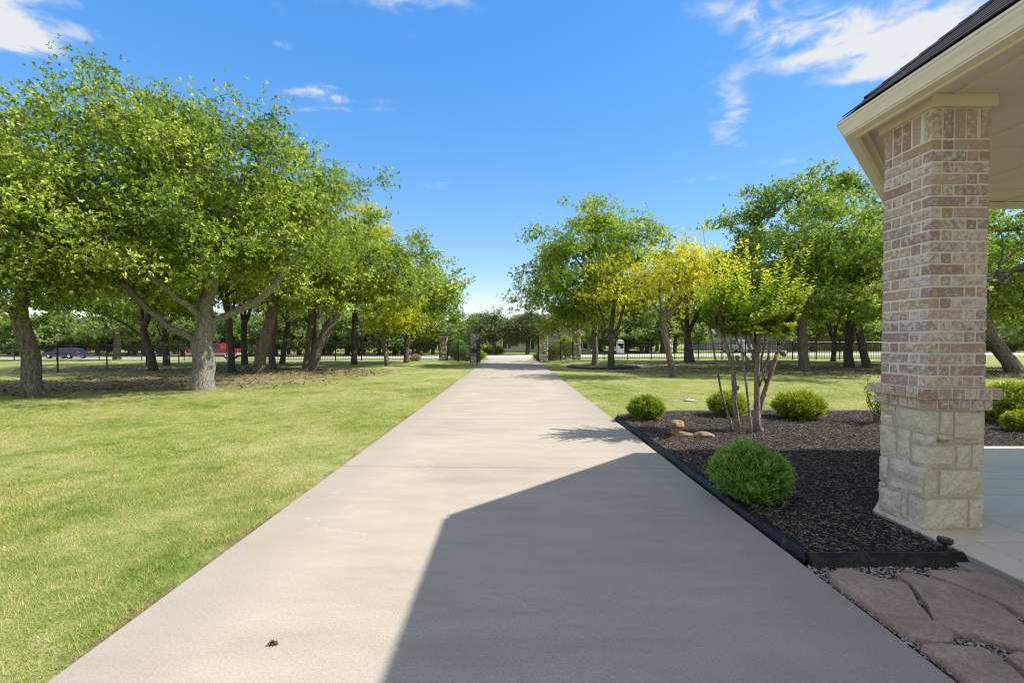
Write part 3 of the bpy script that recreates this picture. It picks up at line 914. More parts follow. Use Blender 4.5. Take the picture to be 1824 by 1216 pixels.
MID = [
    # name, label, base, trunk, r0, ells, nt, nros, k, L, leaf, bark, seed, kwargs
    ('oak_tree', 'oak with thick trunk leaning right, just right of the largest oak', (-11.2, 20.0),
     [(0, 0, 0), (.22, 0, 1.1), (.48, 0, 2.2), (.75, .1, 3.2)], .27, [(.8, .2, 5.9, 3.3, 3.2, 2.4), (2.5, -.4, 4.8, 2.2, 2.2, 1.5)], 230, 15, 5, .20, m_oak, m_bark, 31, {}),
    ('oak_tree', 'oak whose trunk curves right over the bare ground near the left fence', (-9.6, 21.9),
     [(0, 0, 0), (.25, -.1, 1.0), (.75, -.1, 2.0), (1.35, -.1, 2.9)], .25, [(1.8, .1, 5.2, 3.1, 3.0, 2.1), (3.6, .2, 4.2, 1.9, 2.2, 1.4), (.2, .2, 5.2, 2.2, 2.2, 1.8)], 240, 15, 5, .20, m_oak, m_bark, 37, dict(zmin=2.2)),
    ('oak_tree', 'slim oak close beside the curving oak, trunk nearly touching it', (-10.3, 22.6),
     [(0, 0, 0), (.1, 0, 1.0), (.25, 0, 2.1), (.35, .1, 3.2)], .17, [(.6, .8, 5.6, 2.4, 2.4, 2.0)], 130, 14, 5, .20, m_oak_blue, m_bark, 41, {}),
    ('oak_tree', 'small leaning oak with bright yellow lower leaves by the left fence', (-7.05, 25.8),
     [(0, 0, 0), (-.18, 0, .8), (-.28, 0, 1.6), (-.2, 0, 2.3)], .15, [(.3, -.2, 2.75, 1.5, 1.3, .85)], 90, 13, 5, .18, m_yelgreen, m_bark, 43, dict(tint0=.72, zmin=1.6, spread=.25)),
    ('oak_tree', 'rounded green oak at the right end of the left row, nearest the driveway', (-6.9, 29.6),
     [(0, 0, 0), (.05, 0, 1.2), (.12, 0, 2.4), (.2, 0, 3.4)], .2, [(.2, -.2, 5.6, 2.9, 2.8, 2.3), (2.0, -.2, 4.6, 1.7, 2.0, 1.7), (.6, -1.2, 3.6, 2.4, 1.5, 1.1)], 250, 15, 5, .21, m_oak, m_bark_dark, 47, dict(zmin=2.0)),
    ('oak_tree', 'yellow-topped tree showing above the left row of oaks', (-9.4, 27.0),
     [(0, 0, 0), (.0, 0, 1.6), (.05, 0, 3.2), (.1, 0, 4.6)], .2, [(.1, .2, 8.0, 2.1, 2.0, 1.75), (.2, -.1, 6.1, 2.2, 2.2, 1.6)], 170, 14, 5, .21, m_yelgreen, m_bark_dark, 53, dict(tint0=.5, extra_tint=yel_top)),
    ('oak_tree', 'thin dark oak between the largest oak and the leaning thick trunk', (-12.75, 20.6),
     [(0, 0, 0), (-.02, 0, 1.2), (-.1, .0, 2.4), (-.15, 0, 3.4)], .17, [(-.3, .6, 5.8, 2.6, 2.6, 2.0)], 140, 14, 5, .20, m_oak_blue, m_bark_dark, 59, {}),
    ('oak_tree', 'upright oak directly right of the leaning thick trunk on bare ground', (-12.2, 23.2),
     [(0, 0, 0), (-.03, 0, 1.2), (.02, 0, 2.4), (.1, 0, 3.4)], .18, [(.2, .6, 6.2, 2.6, 2.6, 2.2)], 140, 14, 5, .21, m_oak, m_bark, 61, {}),
    ('oak_tree', 'dark slender oak second from the curving oak by the iron fence', (-14.0, 27.6),
     [(0, 0, 0), (.15, 0, 1.2), (.35, 0, 2.4), (.4, 0, 3.6)], .18, [(.4, .2, 6.2, 2.7, 2.6, 2.3)], 130, 14, 5, .22, m_oak_blue, m_bark_dark, 67, {}),
    ('oak_tree', 'dark straight oak just in front of the iron fence, left of the curving oak', (-13.0, 29.6),
     [(0, 0, 0), (.05, 0, 1.2), (.1, 0, 2.4), (.2, 0, 3.6)], .19, [(.4, .2, 6.0, 2.6, 2.6, 2.2)], 130, 14, 5, .22, m_oak_blue, m_bark_dark, 71, {}),
    ('oak_tree', 'dark oak behind the largest oak, right side, near the fence', (-16.2, 27.5),
     [(0, 0, 0), (-.05, 0, 1.2), (.0, 0, 2.4), (.1, 0, 3.4)], .2, [(.2, .2, 5.8, 3.0, 2.8, 2.2)], 140, 14, 5, .22, m_oak_blue, m_bark_dark, 73, {}),
    ('oak_tree', 'low dark oak with arching left limb, left of the largest oak', (-17.2, 21.8),
     [(0, 0, 0), (-.18, 0, .8), (-.4, 0, 1.5), (-.5, 0, 2.0)], .2, [(-1.6, .2, 3.9, 3.3, 2.8, 1.5), (.4, .3, 4.4, 2.2, 2.2, 1.6)], 210, 15, 5, .19, m_oak, m_bark_dark, 79,
     dict(zmin=2.3, limbs=[[(-.4, 0, 1.5), (-1.2, -.1, 2.2), (-2.2, -.1, 2.7), (-3.6, 0, 2.9)], [(-.5, 0, 2.0), (-.2, 0, 2.8), (.5, 0, 3.8)], [(-.5, 0, 2.0), (-.8, .3, 3.0), (-1.2, .5, 4.2)]])),
    ('oak_tree', 'slim forked dark oak just right of the arching oak', (-19.8, 26.0),
     [(0, 0, 0), (0, 0, 1.0), (-.1, 0, 1.9)], .19, [(-.2, .2, 4.9, 2.8, 2.8, 1.9)], 140, 14, 5, .21, m_oak_blue, m_bark_dark, 83, {}),
    ('oak_tree', 'stout oak beyond the chain link fence at the far left', (-30.5, 35.0),
     [(0, 0, 0), (0, 0, 1.2), (.05, 0, 2.4)], .28, [(0, 0, 5.0, 3.4, 3.2, 2.3), (3, 1, 4.2, 2.4, 2.2, 1.6)], 170, 14, 5, .24, m_faroak, m_bark, 89, {}),
    # right of the driveway
    ('pecan_tree', 'tall open-crowned tree with straight trunk in mulch ring by right gate pillar', (4.75, 26.0),
     [(0, 0, 0), (.0, 0, 1.6), (-.03, 0, 3.2), (-.1, 0, 4.8), (-.2, 0, 6.2)], .2,
     [(-.6, 0, 6.3, 3.0, 2.6, 2.8), (1.6, .2, 7.4, 1.9, 1.8, 1.7), (-2.0, 0, 4.4, 1.9, 2.0, 1.9), (-.9, -.3, 3.1, 2.2, 1.7, 1.1), (-2.0, -.2, 2.7, 1.5, 1.4, .9)], 560, 13, 5, .19, m_pecan, m_bark, 97,
     dict(zmin=1.45, spread=.26, limbs=[[(0, 0, 3.0), (-1.0, 0, 3.9), (-2.3, .1, 4.8)], [(-.05, 0, 4.4), (.9, .1, 5.6), (1.8, .2, 7.2)], [(-.1, 0, 4.8), (-1.2, -.2, 6.2), (-2.0, -.2, 7.4)], [(-.2, 0, 6.2), (-.2, 0, 7.8), (0, .1, 8.6)], [(0, 0, 2.4), (-.8, -.5, 2.9), (-1.6, -.8, 3.2)], [(0, 0, 3.8), (.3, 1.0, 5.0), (.4, 1.6, 6.3)]])),
    ('oak_tree', 'short vase-shaped oak with yellowing crown in the same mulch ring', (5.12, 23.3),
     [(0, 0, 0), (-.03, 0, .8), (0, 0, 1.5)], .19, [(.4, -.1, 4.05, 1.7, 1.7, 1.25), (1.3, -.2, 3.5, 1.3, 1.3, .9)], 190, 13, 5, .16, m_yelgreen, m_bark_dark, 101,
     dict(tint0=.58, zmin=1.9, bare=.25, spread=.24, limbs=[[(0, 0, 1.4), (-.3, 0, 2.1), (-.7, .1, 3.2)], [(0, 0, 1.5), (.35, 0, 2.2), (.7, 0, 3.4)], [(0, 0, 1.5), (.1, .3, 2.6), (.2, .5, 4.0)], [(.1, 0, 1.6), (.9, -.2, 2.4), (1.7, -.3, 3.2)]])),
    ('oak_tree', 'thin grey trunk leaning left with a bright yellow thinning crown', (6.36, 17.7),
     [(0, 0, 0), (-.22, 0, .8), (-.42, 0, 1.6), (-.50, 0, 2.4)], .15, [(.15, .1, 4.45, 1.45, 1.4, .85), (-1.0, 0, 3.5, 1.1, 1.1, .8), (.6, 0, 3.6, 1.0, 1.0, .6)], 230, 13, 5, .125, m_yellow, m_bark, 103,
     dict(tint0=.80, zmin=2.4, bare=.30, spread=.22, flat=.8, limbs=[[(-.5, 0, 2.3), (-.2, 0, 3.0), (.2, 0, 3.9)], [(-.5, 0, 2.4), (-.9, 0, 2.9), (-1.4, .1, 3.5)], [(-.45, 0, 2.2), (.2, .2, 2.8), (.9, .3, 3.5)], [(-.5, 0, 2.4), (-.6, .2, 3.2), (-.5, .3, 4.2)]])),
    ('oak_tree', 'stout dark oak with forked limbs behind the leaning yellow tree', (12.0, 30.6),
     [(0, 0, 0), (-.08, 0, .9), (-.15, 0, 1.8)], .36, [(-.6, .2, 5.2, 3.4, 3.0, 2.4), (2.0, .4, 4.8, 2.4, 2.4, 1.9)], 200, 15, 5, .23, m_oak_blue, m_bark_dark, 107, dict(zmin=2.2)),
    ('oak_tree', 'broad dense oak with sunlit grey trunk behind the crape myrtle', (14.2, 22.0),
     [(0, 0, 0), (-.12, 0, 1.2), (-.22, 0, 2.4), (-.2, 0, 3.6)], .27, [(-.6, .2, 6.1, 3.5, 3.2, 2.9), (-2.2, -.2, 4.6, 2.6, 2.4, 1.7), (2.2, .2, 5.4, 2.6, 2.6, 2.2), (.2, -3.6, 5.2, 2.9, 2.6, 1.9), (-2.4, .3, 6.2, 2.4, 2.4, 2.0), (-3.2, -.2, 4.4, 1.9, 2.0, 1.5)], 620, 16, 5, .20, m_oak_blue, m_bark, 109, dict(tint0=.58)),
    ('oak_tree', 'dense oak with dark straight trunk right of the broad dense oak', (18.6, 25.0),
     [(0, 0, 0), (-.05, 0, 1.4), (-.02, 0, 2.8), (0, 0, 4.0)], .26, [(.2, 0, 6.9, 3.6, 3.2, 2.9), (1.2, -.6, 4.6, 2.8, 2.4, 1.8)], 270, 16, 5, .21, m_oak_blue, m_bark_dark, 113, dict(tint0=.55)),
    ('oak_tree', 'dark oak leaning left, its trunk bending, left of the brick column', (19.0, 24.2),
     [(0, 0, 0), (-.35, 0, 1.2), (-.6, 0, 2.4), (-.7, 0, 3.6)], .22, [(1.0, 0, 5.4, 2.6, 2.6, 2.0)], 150, 15, 5, .21, m_oak, m_bark_dark, 127, {}),
    ('oak_tree', 'slim dark oak close to the left edge of the brick column, leaning left', (25.0, 32.0),
     [(0, 0, 0), (-.25, 0, 1.4), (-.7, 0, 3.0), (-1.0, 0, 4.2)], .2, [(-.4, 0, 6.6, 3.2, 3.0, 2.6)], 150, 15, 5, .24, m_oak_blue, m_bark_dark, 131, {}),
    ('oak_tree', 'dark oak partly hidden by the left edge of the brick column', (24.6, 27.5),
     [(0, 0, 0), (-.1, 0, 1.6), (-.35, 0, 3.2), (-.4, 0, 4.4)], .26, [(-.2, 0, 7.2, 3.4, 3.0, 2.8)], 190, 15, 5, .23, m_oak_blue, m_bark_dark, 137, {}),
    ('oak_tree', 'big tilted oak trunk seen just right of the brick column', (22.6, 20.3),
     [(0, 0, 0), (-.65, 0, .9), (-1.2, 0, 1.7), (-1.6, 0, 2.6), (-1.9, 0, 3.4)], .34, [(-1.2, 0, 6.0, 3.3, 3.0, 2.6), (.8, -.4, 4.4, 2.4, 2.2, 1.7)], 270, 15, 5, .19, m_oak_blue, m_bark, 139, {}),
    ('oak_tree', 'dark oak at the right edge of the photo under the porch eave', (27.5, 23.6),
     [(0, 0, 0), (.1, 0, 1.6), (.2, 0, 3.2)], .22, [(.2, 0, 5.8, 3.4, 3.0, 2.8)], 190, 15, 5, .22, m_oak_blue, m_bark_dark, 149, {}),
    ('oak_tree', 'low spreading oak behind the crape myrtle, left of the grey trunk', (16.6, 31.0),
     [(0, 0, 0), (.05, 0, 1.0), (.1, 0, 1.8)], .2, [(.2, 0, 4.2, 3.2, 2.8, 2.0), (-1.8, 0, 3.4, 2.2, 2.0, 1.4)], 190, 15, 5, .22, m_oak_blue, m_bark_dark, 151, dict(zmin=1.8)),
    ('oak_tree', 'low leafy oak filling the gap between the dark trunks left of the column', (22.3, 31.5),
     [(0, 0, 0), (.05, 0, 1.2), (.1, 0, 2.2)], .18, [(.2, 0, 4.6, 3.0, 2.8, 2.0), (-1.6, 0, 3.9, 2.0, 2.0, 1.3)], 180, 15, 5, .22, m_oak, m_bark_dark, 157, dict(zmin=2.2)),
    ('oak_tree', 'leafy oak behind the tilted trunk right of the column', (27.5, 29.5),
     [(0, 0, 0), (.05, 0, 1.2), (.1, 0, 2.2)], .2, [(0, 0, 4.8, 3.4, 2.8, 2.6)], 190, 15, 5, .22, m_oak_blue, m_bark_dark, 163, dict(zmin=1.9)),
]
for (nm, lb, base, trunk, r0, ells, n_t, nr, k_, L_, lm, bm_, sd, kw) in MID:
    if 'zmin' not in kw:
        ells = [(e[0], e[1], e[2] - .4, e[3], e[4], e[5] * 1.08) for e in ells]     # crowns hang low over the lawn
    tree(nm, lb, base, trunk, r0 * .8, ells, int(n_t * 1.2), int(nr * 1.45), k_, L_ * .72, lm, bm_, sd, group='trees standing on the lawn', **{'step': .55, **kw})

# ------------------------------------------------------------------ far trees: three kinds copied
protos = []
for sd, e_, lm in ((211, [(0, 0, 5.0, 3.4, 3.2, 2.8), (1.6, 0, 3.4, 2.8, 2.6, 2.0)], m_faroak),
                   (223, [(0, 0, 4.6, 3.2, 3.2, 2.9), (-1.4, .2, 3.2, 2.8, 2.6, 2.0)], m_faroak),
                   (227, [(0, 0, 5.4, 2.9, 2.9, 3.2), (.4, 0, 2.8, 2.6, 2.4, 1.6)], m_faroak)):
    protos.append(tree('wood_tree', '', (0, 0), [(0, 0, 0), (.05, 0, 1.1), (0, 0, 2.2)], .24, e_, 150, 16, 5, .30, lm, m_bark_dark, sd, spread=.40, step=.6, proto=True, zmin=.9))
rr = random.Random(5)
spots = []
for i in range(84):
    x = -125 + 250 * (i + rr.random() * .7) / 84
    if not (-7.5 < x < 13):
        spots.append((x, rr.uniform(72, 82) + abs(x) * .06))
for i in range(58):
    x = -75 + 110 * (i + rr.random() * .7) / 58
    if not (-8 < x < 13 or x > 28):
        spots.append((x, rr.uniform(65, 70)))
for i in range(40):
    spots.append((-70 + 170 * i / 39 + rr.random() * 3, rr.uniform(94, 104)))
spots += [(36.5, 67.5), (46.5, 70.0), (53.0, 71.5), (66.5, 69.0), (60.5, 74.0)]
for i in range(76):
    x = -110 + 220 * (i + rr.random() * .8) / 76
    if not (-8 < x < 13):
        spots.append((x, -rr.uniform(66, 84)))
for x, y in spots:
    low = y < 0
    y = abs(y)
    if 26 < x < 72 and y < 93 and (x, y) not in ((36.5, 67.5), (46.5, 70.0), (53.0, 71.5), (66.5, 69.0), (60.5, 74.0)):
        continue
    wm, cm = protos[rr.randrange(3)]
    sc = rr.uniform(.78, 1.05) * (0.86 if x < -32 else 0.95 if x < 8 else 1.15)
    o = empty('wood_tree', (x, y, TZ(x, y) - .05), rr.uniform(0, 6.28), 'low bushy tree at the foot of the wood across the road' if low else 'tree in the dense wood across the road', 'tree', 'low trees at the foot of the wood across the road' if low else 'trees of the wood across the road')
    o.scale = (sc * .9, sc * .9, sc * .5) if low else (sc * 1.15, sc * 1.15, sc)
    link('trunk', wm, o)
    link('crown', cm, o)
for (x, y, lb, sd, sc) in ((-2.6, 64.0, 'round live oak left of two before the cream house across the road', 301, 1.0),
                           (2.2, 65.2, 'spreading live oak right of two before the cream house across the road', 307, 1.0)):
    tree('live_oak_tree', lb, (x, y), [(0, 0, 0), (.1, 0, .9), (.1, 0, 1.7)], .26,
         [(0, 0, 4.1, 2.9, 2.5, 2.0), (-1.6, 0, 3.1, 2.3, 2.1, 1.5), (1.8, 0, 3.2, 2.3, 2.1, 1.6)], 260, 16, 5, .22, m_live, m_bark_dark, sd, spread=.36, zmin=1.3, group='live oaks in front of the house across the road')

# ------------------------------------------------------------------ patio, flagstone strip, planting bed
PX0, PY1, PZ = 2.80, 5.66, 0.055
patio = MB()
PCH = 3.50                                # the slab follows the roof's cut corner
patio.prism([(PX0, -3.2), (14.0, -3.2), (14.0, PY1), (PX0 + PY1 - PCH, PY1), (PX0, PCH)], -0.12, PZ - 0.012)
patio = tag(patio.build('patio', m_slab), kind='structure')
tile_me = {}
ty = [PY1 - .02 - .452 * k for k in range(17)]
tx = [PX0 + .006, 3.04] + [3.04 + .452 * k for k in range(1, 13)]
for i in range(len(tx) - 1):
    for j in range(len(ty) - 1):
        x0, x1, y0, y1 = tx[i] + .004, tx[i + 1] - .004, ty[j + 1] + .004, ty[j] - .004
        lim = PCH - PX0 - .012                # keep y - x <= lim
        if y0 - x1 > lim:
            continue
        loc = ((x0 + x1) / 2, (y0 + y1) / 2, PZ - .008)
        if y1 - x0 > lim:
            src = [(x0, y0), (x1, y0), (x1, y1), (x0, y1)]
            cut = []
            for k in range(4):
                p_, n_ = src[k], src[(k + 1) % 4]
                a_, b_ = lim - (p_[1] - p_[0]), lim - (n_[1] - n_[0])
                if a_ >= 0:
                    cut.append(p_)
                if (a_ >= 0) != (b_ >= 0):
                    t = a_ / (a_ - b_)
                    cut.append((p_[0] + (n_[0] - p_[0]) * t, p_[1] + (n_[1] - p_[1]) * t))
            me_ = MB().prism([(p_[0] - loc[0], p_[1] - loc[1]) for p_ in cut], -.008, .008).mesh('tile', m_tile)
        else:
            key = (round(x1 - x0, 3), round(y1 - y0, 3))
            if key not in tile_me:
                tile_me[key] = MB().box((0, 0, 0), (x1 - x0, y1 - y0, .016), bev=.003).mesh('tile', m_tile)
            me_ = tile_me[key]
        link('tile', me_, patio, loc)
foot = MB().box((PX0 - .05, 2.75, -.01), (.09, 1.5, .05))
foot.build('footing', m_slab, patio)


def rough_stone(poly, z0, z1, seed, amp=.01, div=2):
    """slab with an uneven outline and a softly rounded, slightly wavy top"""
    pts = []
    n = len(poly)
    for i in range(n):
        a, b = poly[i], poly[(i + 1) % n]
        for k in range(div):
            t = k / div
            x, y = a[0] + (b[0] - a[0]) * t, a[1] + (b[1] - a[1]) * t
            d = noise.noise(Vector((x * 6 + seed, y * 6, seed)))
            pts.append((x + d * amp, y + noise.noise(Vector((x * 6, y * 6 + seed, 3))) * amp))
    m = len(pts)
    cx, cy = sum(p[0] for p in pts) / m, sum(p[1] for p in pts) / m
    V, F = [], []
    for (s, z) in ((.97, z0), (.985, z1 - .020), (.978, z1 - .006), (.965, z1), (.55, z1 + .002)):
        for p in pts:
            V.append((cx + (p[0] - cx) * s, cy + (p[1] - cy) * s, z + (noise.noise(Vector((p[0] * 3, p[1] * 3, seed + s))) * .004 if z > z0 else 0)))
    V.append((cx, cy, z1))
    for r_ in range(4):
        for i in range(m):
            j = (i + 1) % m
            F.append((r_ * m + i, r_ * m + j, r_ * m + m + j, r_ * m + m + i))
    for i in range(m):
        F.append((4 * m + i, 4 * m + (i + 1) % m, 5 * m))
    return MB().add(V, F)


def zg(zx, zy, z=.03):
    px, py = 1400 + zx / 3.849, 900 + zy / 3.849
    Y = (H - z) * 808 / (py - 608)
    return ((px - 912) / 808 * Y, Y)


strip = tag(MB().prism([(DX1 + .005, -.6), (PX0 - .004, -.6), (PX0 - .004, 2.77), (DX1 + .005, 2.77)], -.10, -.020).build('flagstone_path', m_soil), kind='structure')
FLAGS = [[(310, 470), (390, 437), (500, 450), (640, 495), (850, 530), (905, 600), (960, 700), (1040, 800), (1190, 890), (1195, 950), (1060, 955), (900, 905), (740, 830), (600, 740), (440, 620), (310, 520)],
         [(780, 470), (850, 458), (1000, 495), (1200, 555), (1450, 655), (1640, 775), (1760, 880), (1790, 1010), (1640, 975), (1500, 940), (1330, 890), (1190, 870), (1060, 820), (1010, 690), (930, 590), (870, 530)],
         [(990, 435), (1200, 440), (1400, 462), (1520, 490), (1640, 555), (1820, 690), (1900, 790), (1810, 800), (1632, 730), (1550, 680), (1350, 600), (1150, 520), (1010, 470)],
         [(905, 960), (1050, 962), (1250, 978), (1400, 988), (1500, 1050), (1632, 1150), (1760, 1290), (1700, 1400), (1500, 1380), (1300, 1225), (1180, 1130), (1000, 1030)],
         [(1550, 1045), (1640, 1012), (1800, 1060), (2000, 1230), (1950, 1300), (1800, 1240), (1650, 1130)]]
flag_polys = [[zg(*p) for p in f] for f in FLAGS]
flag_polys += [[(1.95, .95), (2.40, .90), (2.42, 1.22), (2.2, 1.30), (1.95, 1.22)], [(2.45, .85), (2.77, .85), (2.77, 1.2), (2.5, 1.22)], [(1.84, .2), (2.3, .15), (2.35, .8), (1.86, .85)], [(2.38, .1), (2.77, .12), (2.75, .75), (2.42, .78)]]
for i, poly in enumerate(flag_polys):
    poly = [(min(max(p[0], DX1 + .02), PX0 - .02), min(p[1], 2.69)) for p in poly]
    area = sum(poly[k][0] * poly[(k + 1) % len(poly)][1] - poly[(k + 1) % len(poly)][0] * poly[k][1] for k in range(len(poly)))
    if area < 0:
        poly = poly[::-1]
    rough_stone(poly, -.05, .028 - .004 * (i % 3), 3.3 * i, .014, 4).build('flagstone', m_flag, strip, False)


def pebbles(name, n, xr, yr, z, mat, s0, s1, seed, keep=None):
    r = np.random.default_rng(seed)
    c = np.stack([r.uniform(*xr, n), r.uniform(*yr, n), np.full(n, z) + r.uniform(0, .008, n)], 1)
    if keep is not None:
        c = c[keep(c)]
        n = len(c)
    O = np.array([[1, 0, 0], [0, 1, 0], [-1, 0, 0], [0, -1, 0], [0, 0, .7], [0, 0, -.7]], float)
    sz = r.uniform(s0, s1, (n, 1, 1)) * r.uniform(.6, 1.3, (n, 1, 3))
    an = r.uniform(0, 6.28, n)
    O = O[:5]
    v = O[None] * sz
    ca, sa = np.cos(an)[:, None], np.sin(an)[:, None]
    v = np.stack([v[..., 0] * ca - v[..., 1] * sa, v[..., 0] * sa + v[..., 1] * ca, v[..., 2]], -1) + c[:, None]
    F = np.array([[0, 1, 4], [1, 2, 4], [2, 3, 4], [3, 0, 4]])
    Lp = (np.arange(n)[:, None] * 5 + F.ravel()[None]).ravel()
    return np_mesh(name, v.reshape(-1, 3), Lp, 3, mat, np.repeat(r.random(n), 5), True)


gv = link('pea_gravel', pebbles('pea_gravel', 20000, (DX1 + .012, PX0 - .012), (.2, 2.75), -.014, m_gravel, .005, .0105, 5))
tag(gv, 'loose pea gravel filling the gaps between red flagstones', 'gravel', kind='stuff')

# bed of dark mulch
bed_poly = [(1.86, 2.79), (PX0 - .005, 2.79), (PX0 - .005, PCH + .005), (PX0 + PY1 - PCH, PY1 + .005), (14.0, PY1 + .005), (14.0, 8.5), (7.4, 8.66), (5.0, 8.72), (3.2, 8.62), (2.3, 8.3), (1.86, 8.05)]


def in_poly(x, y, poly):
    ins = np.zeros(len(x), bool)
    n = len(poly)
    for i in range(n):
        x1, y1 = poly[i]
        x2, y2 = poly[(i + 1) % n]
        c_ = ((y1 > y) != (y2 > y)) & (x < (x2 - x1) * (y - y1) / (y2 - y1 + 1e-12) + x1)
        ins ^= c_
    return ins


def bed_h(x, y):
    f = np.vectorize(lambda a, b: noise.noise(Vector((a * 2.2, b * 2.2, 1.7))) * .014 + noise.noise(Vector((a * 7, b * 7, 5.7))) * .010)
    return .030 + f(x, y)


bm = bmesh.new()
bv = [bm.verts.new((p[0], p[1], 0.0)) for p in bed_poly]
bm.faces.new(bv)
for ax, lo, hi in ((0, 1.86, 14.0), (1, 2.82, 8.75)):
    for c_ in np.arange(lo, hi, .12 if ax else .14):
        no = [0, 0, 0]
        co = [0, 0, 0]
        no[ax] = 1
        co[ax] = float(c_) + .001
        bmesh.ops.bisect_plane(bm, geom=bm.verts[:] + bm.edges[:] + bm.faces[:], plane_co=co, plane_no=no)
for v in bm.verts:
    v.co.z = float(bed_h(np.array([v.co.x]), np.array([v.co.y]))[0])
me = bpy.data.meshes.new('mulch_bed')
bm.to_mesh(me)
bm.free()
me.materials.append(m_mulch)
tag(link('mulch_bed', me), kind='structure')
r = np.random.default_rng(21)
nch = 130000
cx_ = 1.9 + (r.random(nch) ** 1.25) * 9.5
cy_ = r.uniform(2.82, 8.7, nch)
ok = in_poly(cx_, cy_, bed_poly) & (cx_ < cy_ * 1.2 + 1.2)
cx_, cy_ = cx_[ok], cy_[ok]
n = len(cx_)
P = np.stack([cx_, cy_, bed_h(cx_, cy_) + r.uniform(.0, .022, n)], 1)
an = r.uniform(0, 6.283, n)
A = np.stack([np.cos(an), np.sin(an), r.normal(0, .22, n)], 1)
U = np.stack([r.normal(0, .45, n), r.normal(0, .45, n), np.ones(n)], 1)
Ln = r.uniform(.014, .052, n)
chips = link('mulch_chips', leaves_mesh('mulch_chips', P, A, U, Ln, r.uniform(.004, .011, n), np.clip(r.beta(2, 3, n) + (r.random(n) > .985) * .4, 0, 1), m_chip, .1))
tag(chips, 'loose dark shredded mulch strewn over the planting bed', 'mulch', kind='stuff')


def edging(path, h=.085, w=.105, z0=-.03):
    """black rubber curb: sloping foot, rounded upright"""
    prof = [(-w, z0), (-w, z0 + .035), (-w * .62, z0 + .05), (-w * .30, z0 + .075), (-w * .26, h - .012), (-w * .12, h), (w * .12, h), (w * .22, h - .012), (w * .22, z0)]
    V, F = [], []
    n = len(path)
    m = len(prof)
    for i in range(n):
        a, b = Vector(path[max(i - 1, 0)]), Vector(path[min(i + 1, n - 1)])
        d = (b - a).normalized()
        nr_ = Vector((d.y, -d.x))
        if 0 < i < n - 1:
            d1 = (Vector(path[i]) - a).normalized()
            nr_ = nr_ / max(.5, nr_.dot(Vector((d1.y, -d1.x))))
        wob = noise.noise(Vector((path[i][0] * 2, path[i][1] * 2, 0))) * .008
        for (u, z) in prof:
            V.append((path[i][0] - nr_.x * (u + wob), path[i][1] - nr_.y * (u + wob), z + wob * .6))
    for i in range(n - 1):
        for k in range(m - 1):
            F.append((i * m + k, i * m + k + 1, (i + 1) * m + k + 1, (i + 1) * m + k))
    F.append(tuple(range(m)))
    F.append(tuple((n - 1) * m + k for k in range(m - 1, -1, -1)))
    return MB().add(V, F)


ed = empty('garden_edging', (0, 0, 0), 0, 'black rubber edging strip around the dark mulch bed beside the driveway', 'edging')
pl = [(1.875 + .012 * math.sin(y * 1.3), y) for y in np.linspace(8.0, 2.79, 22)]
edging(pl, .014, .050).build('edging_strip', m_rubber, ed, True)
edging([(x, 2.80 + .006 * math.sin(x * 9)) for x in np.linspace(1.83, 2.86, 12)], .052, .075).build('edging_strip', m_rubber, ed, True)
bk = [(1.88, 8.08), (2.3, 8.33), (3.2, 8.65), (5.0, 8.75), (7.4, 8.69), (11.0, 8.6)]
bk2 = []
for a, b in zip(bk[:-1], bk[1:]):
    for t in np.linspace(0, 1, 6)[:-1]:
        bk2.append((a[0] + (b[0] - a[0]) * t, a[1] + (b[1] - a[1]) * t))
edging(bk2, .045, .04).build('edging_strip', m_rubber, ed, True)

# little round solar light at the end of the edging
pl_ = empty('path_light', (2.745, 2.85, .01), 0, 'small round black solar path light at the end of the edging', 'path light')
MB().tube([(0, 0, -.02), (0, 0, .085)], .012, 8).build('stake', m_plastic, pl_)
MB().tube([(0, 0, .075), (0, 0, .090), (0, 0, .104)], [.036, .041, .039], 20).build('housing', m_plastic, pl_)
MB().tube([(0, 0, .104), (0, 0, .107)], [.028, .024], 20).build('lens', m_glass_dark, pl_)


# rocks in the mulch
def rock(label, loc, size, seed, rz):
    b = bmesh.new()
    bmesh.ops.create_icosphere(b, subdivisions=3, radius=1)
    for v in b.verts:
        d = v.co.normalized()
        # facet by a few random planes, then roughen
        k = 1.0
        rr_ = random.Random(seed)
        for _ in range(9):
            nrm_ = Vector((rr_.gauss(0, 1), rr_.gauss(0, 1), rr_.gauss(0, .8))).normalized()
            dd = d.dot(nrm_)
            if dd > .05:
                k = min(k, rr_.uniform(.62, .85) / dd)
        k += .05 * noise.noise(d * 3 + Vector((seed, 0, 0)))
        v.co = Vector((d.x * size[0], d.y * size[1], d.z * size[2])) * k
    me_ = bpy.data.meshes.new('rock')
    b.to_mesh(me_)
    b.free()
    me_.materials.append(m_rock)
    o = link('rock', me_, None, loc)
    o.rotation_euler = (0, .1, rz)
    return tag(o, label, 'rock', 'rocks in the mulch bed')


rock('brown rock farthest back of the three in the mulch, left of the crape myrtle', (2.58, 7.05, .05), (.15, .12, .095), 3, .4)
rock('flat tan rock, left of the front pair in the mulch', (2.42, 6.42, .045), (.17, .12, .062), 8, -.2)
rock('tan orange rock, right of the front pair in the mulch', (2.68, 6.30, .045), (.16, .11, .064), 14, .3)


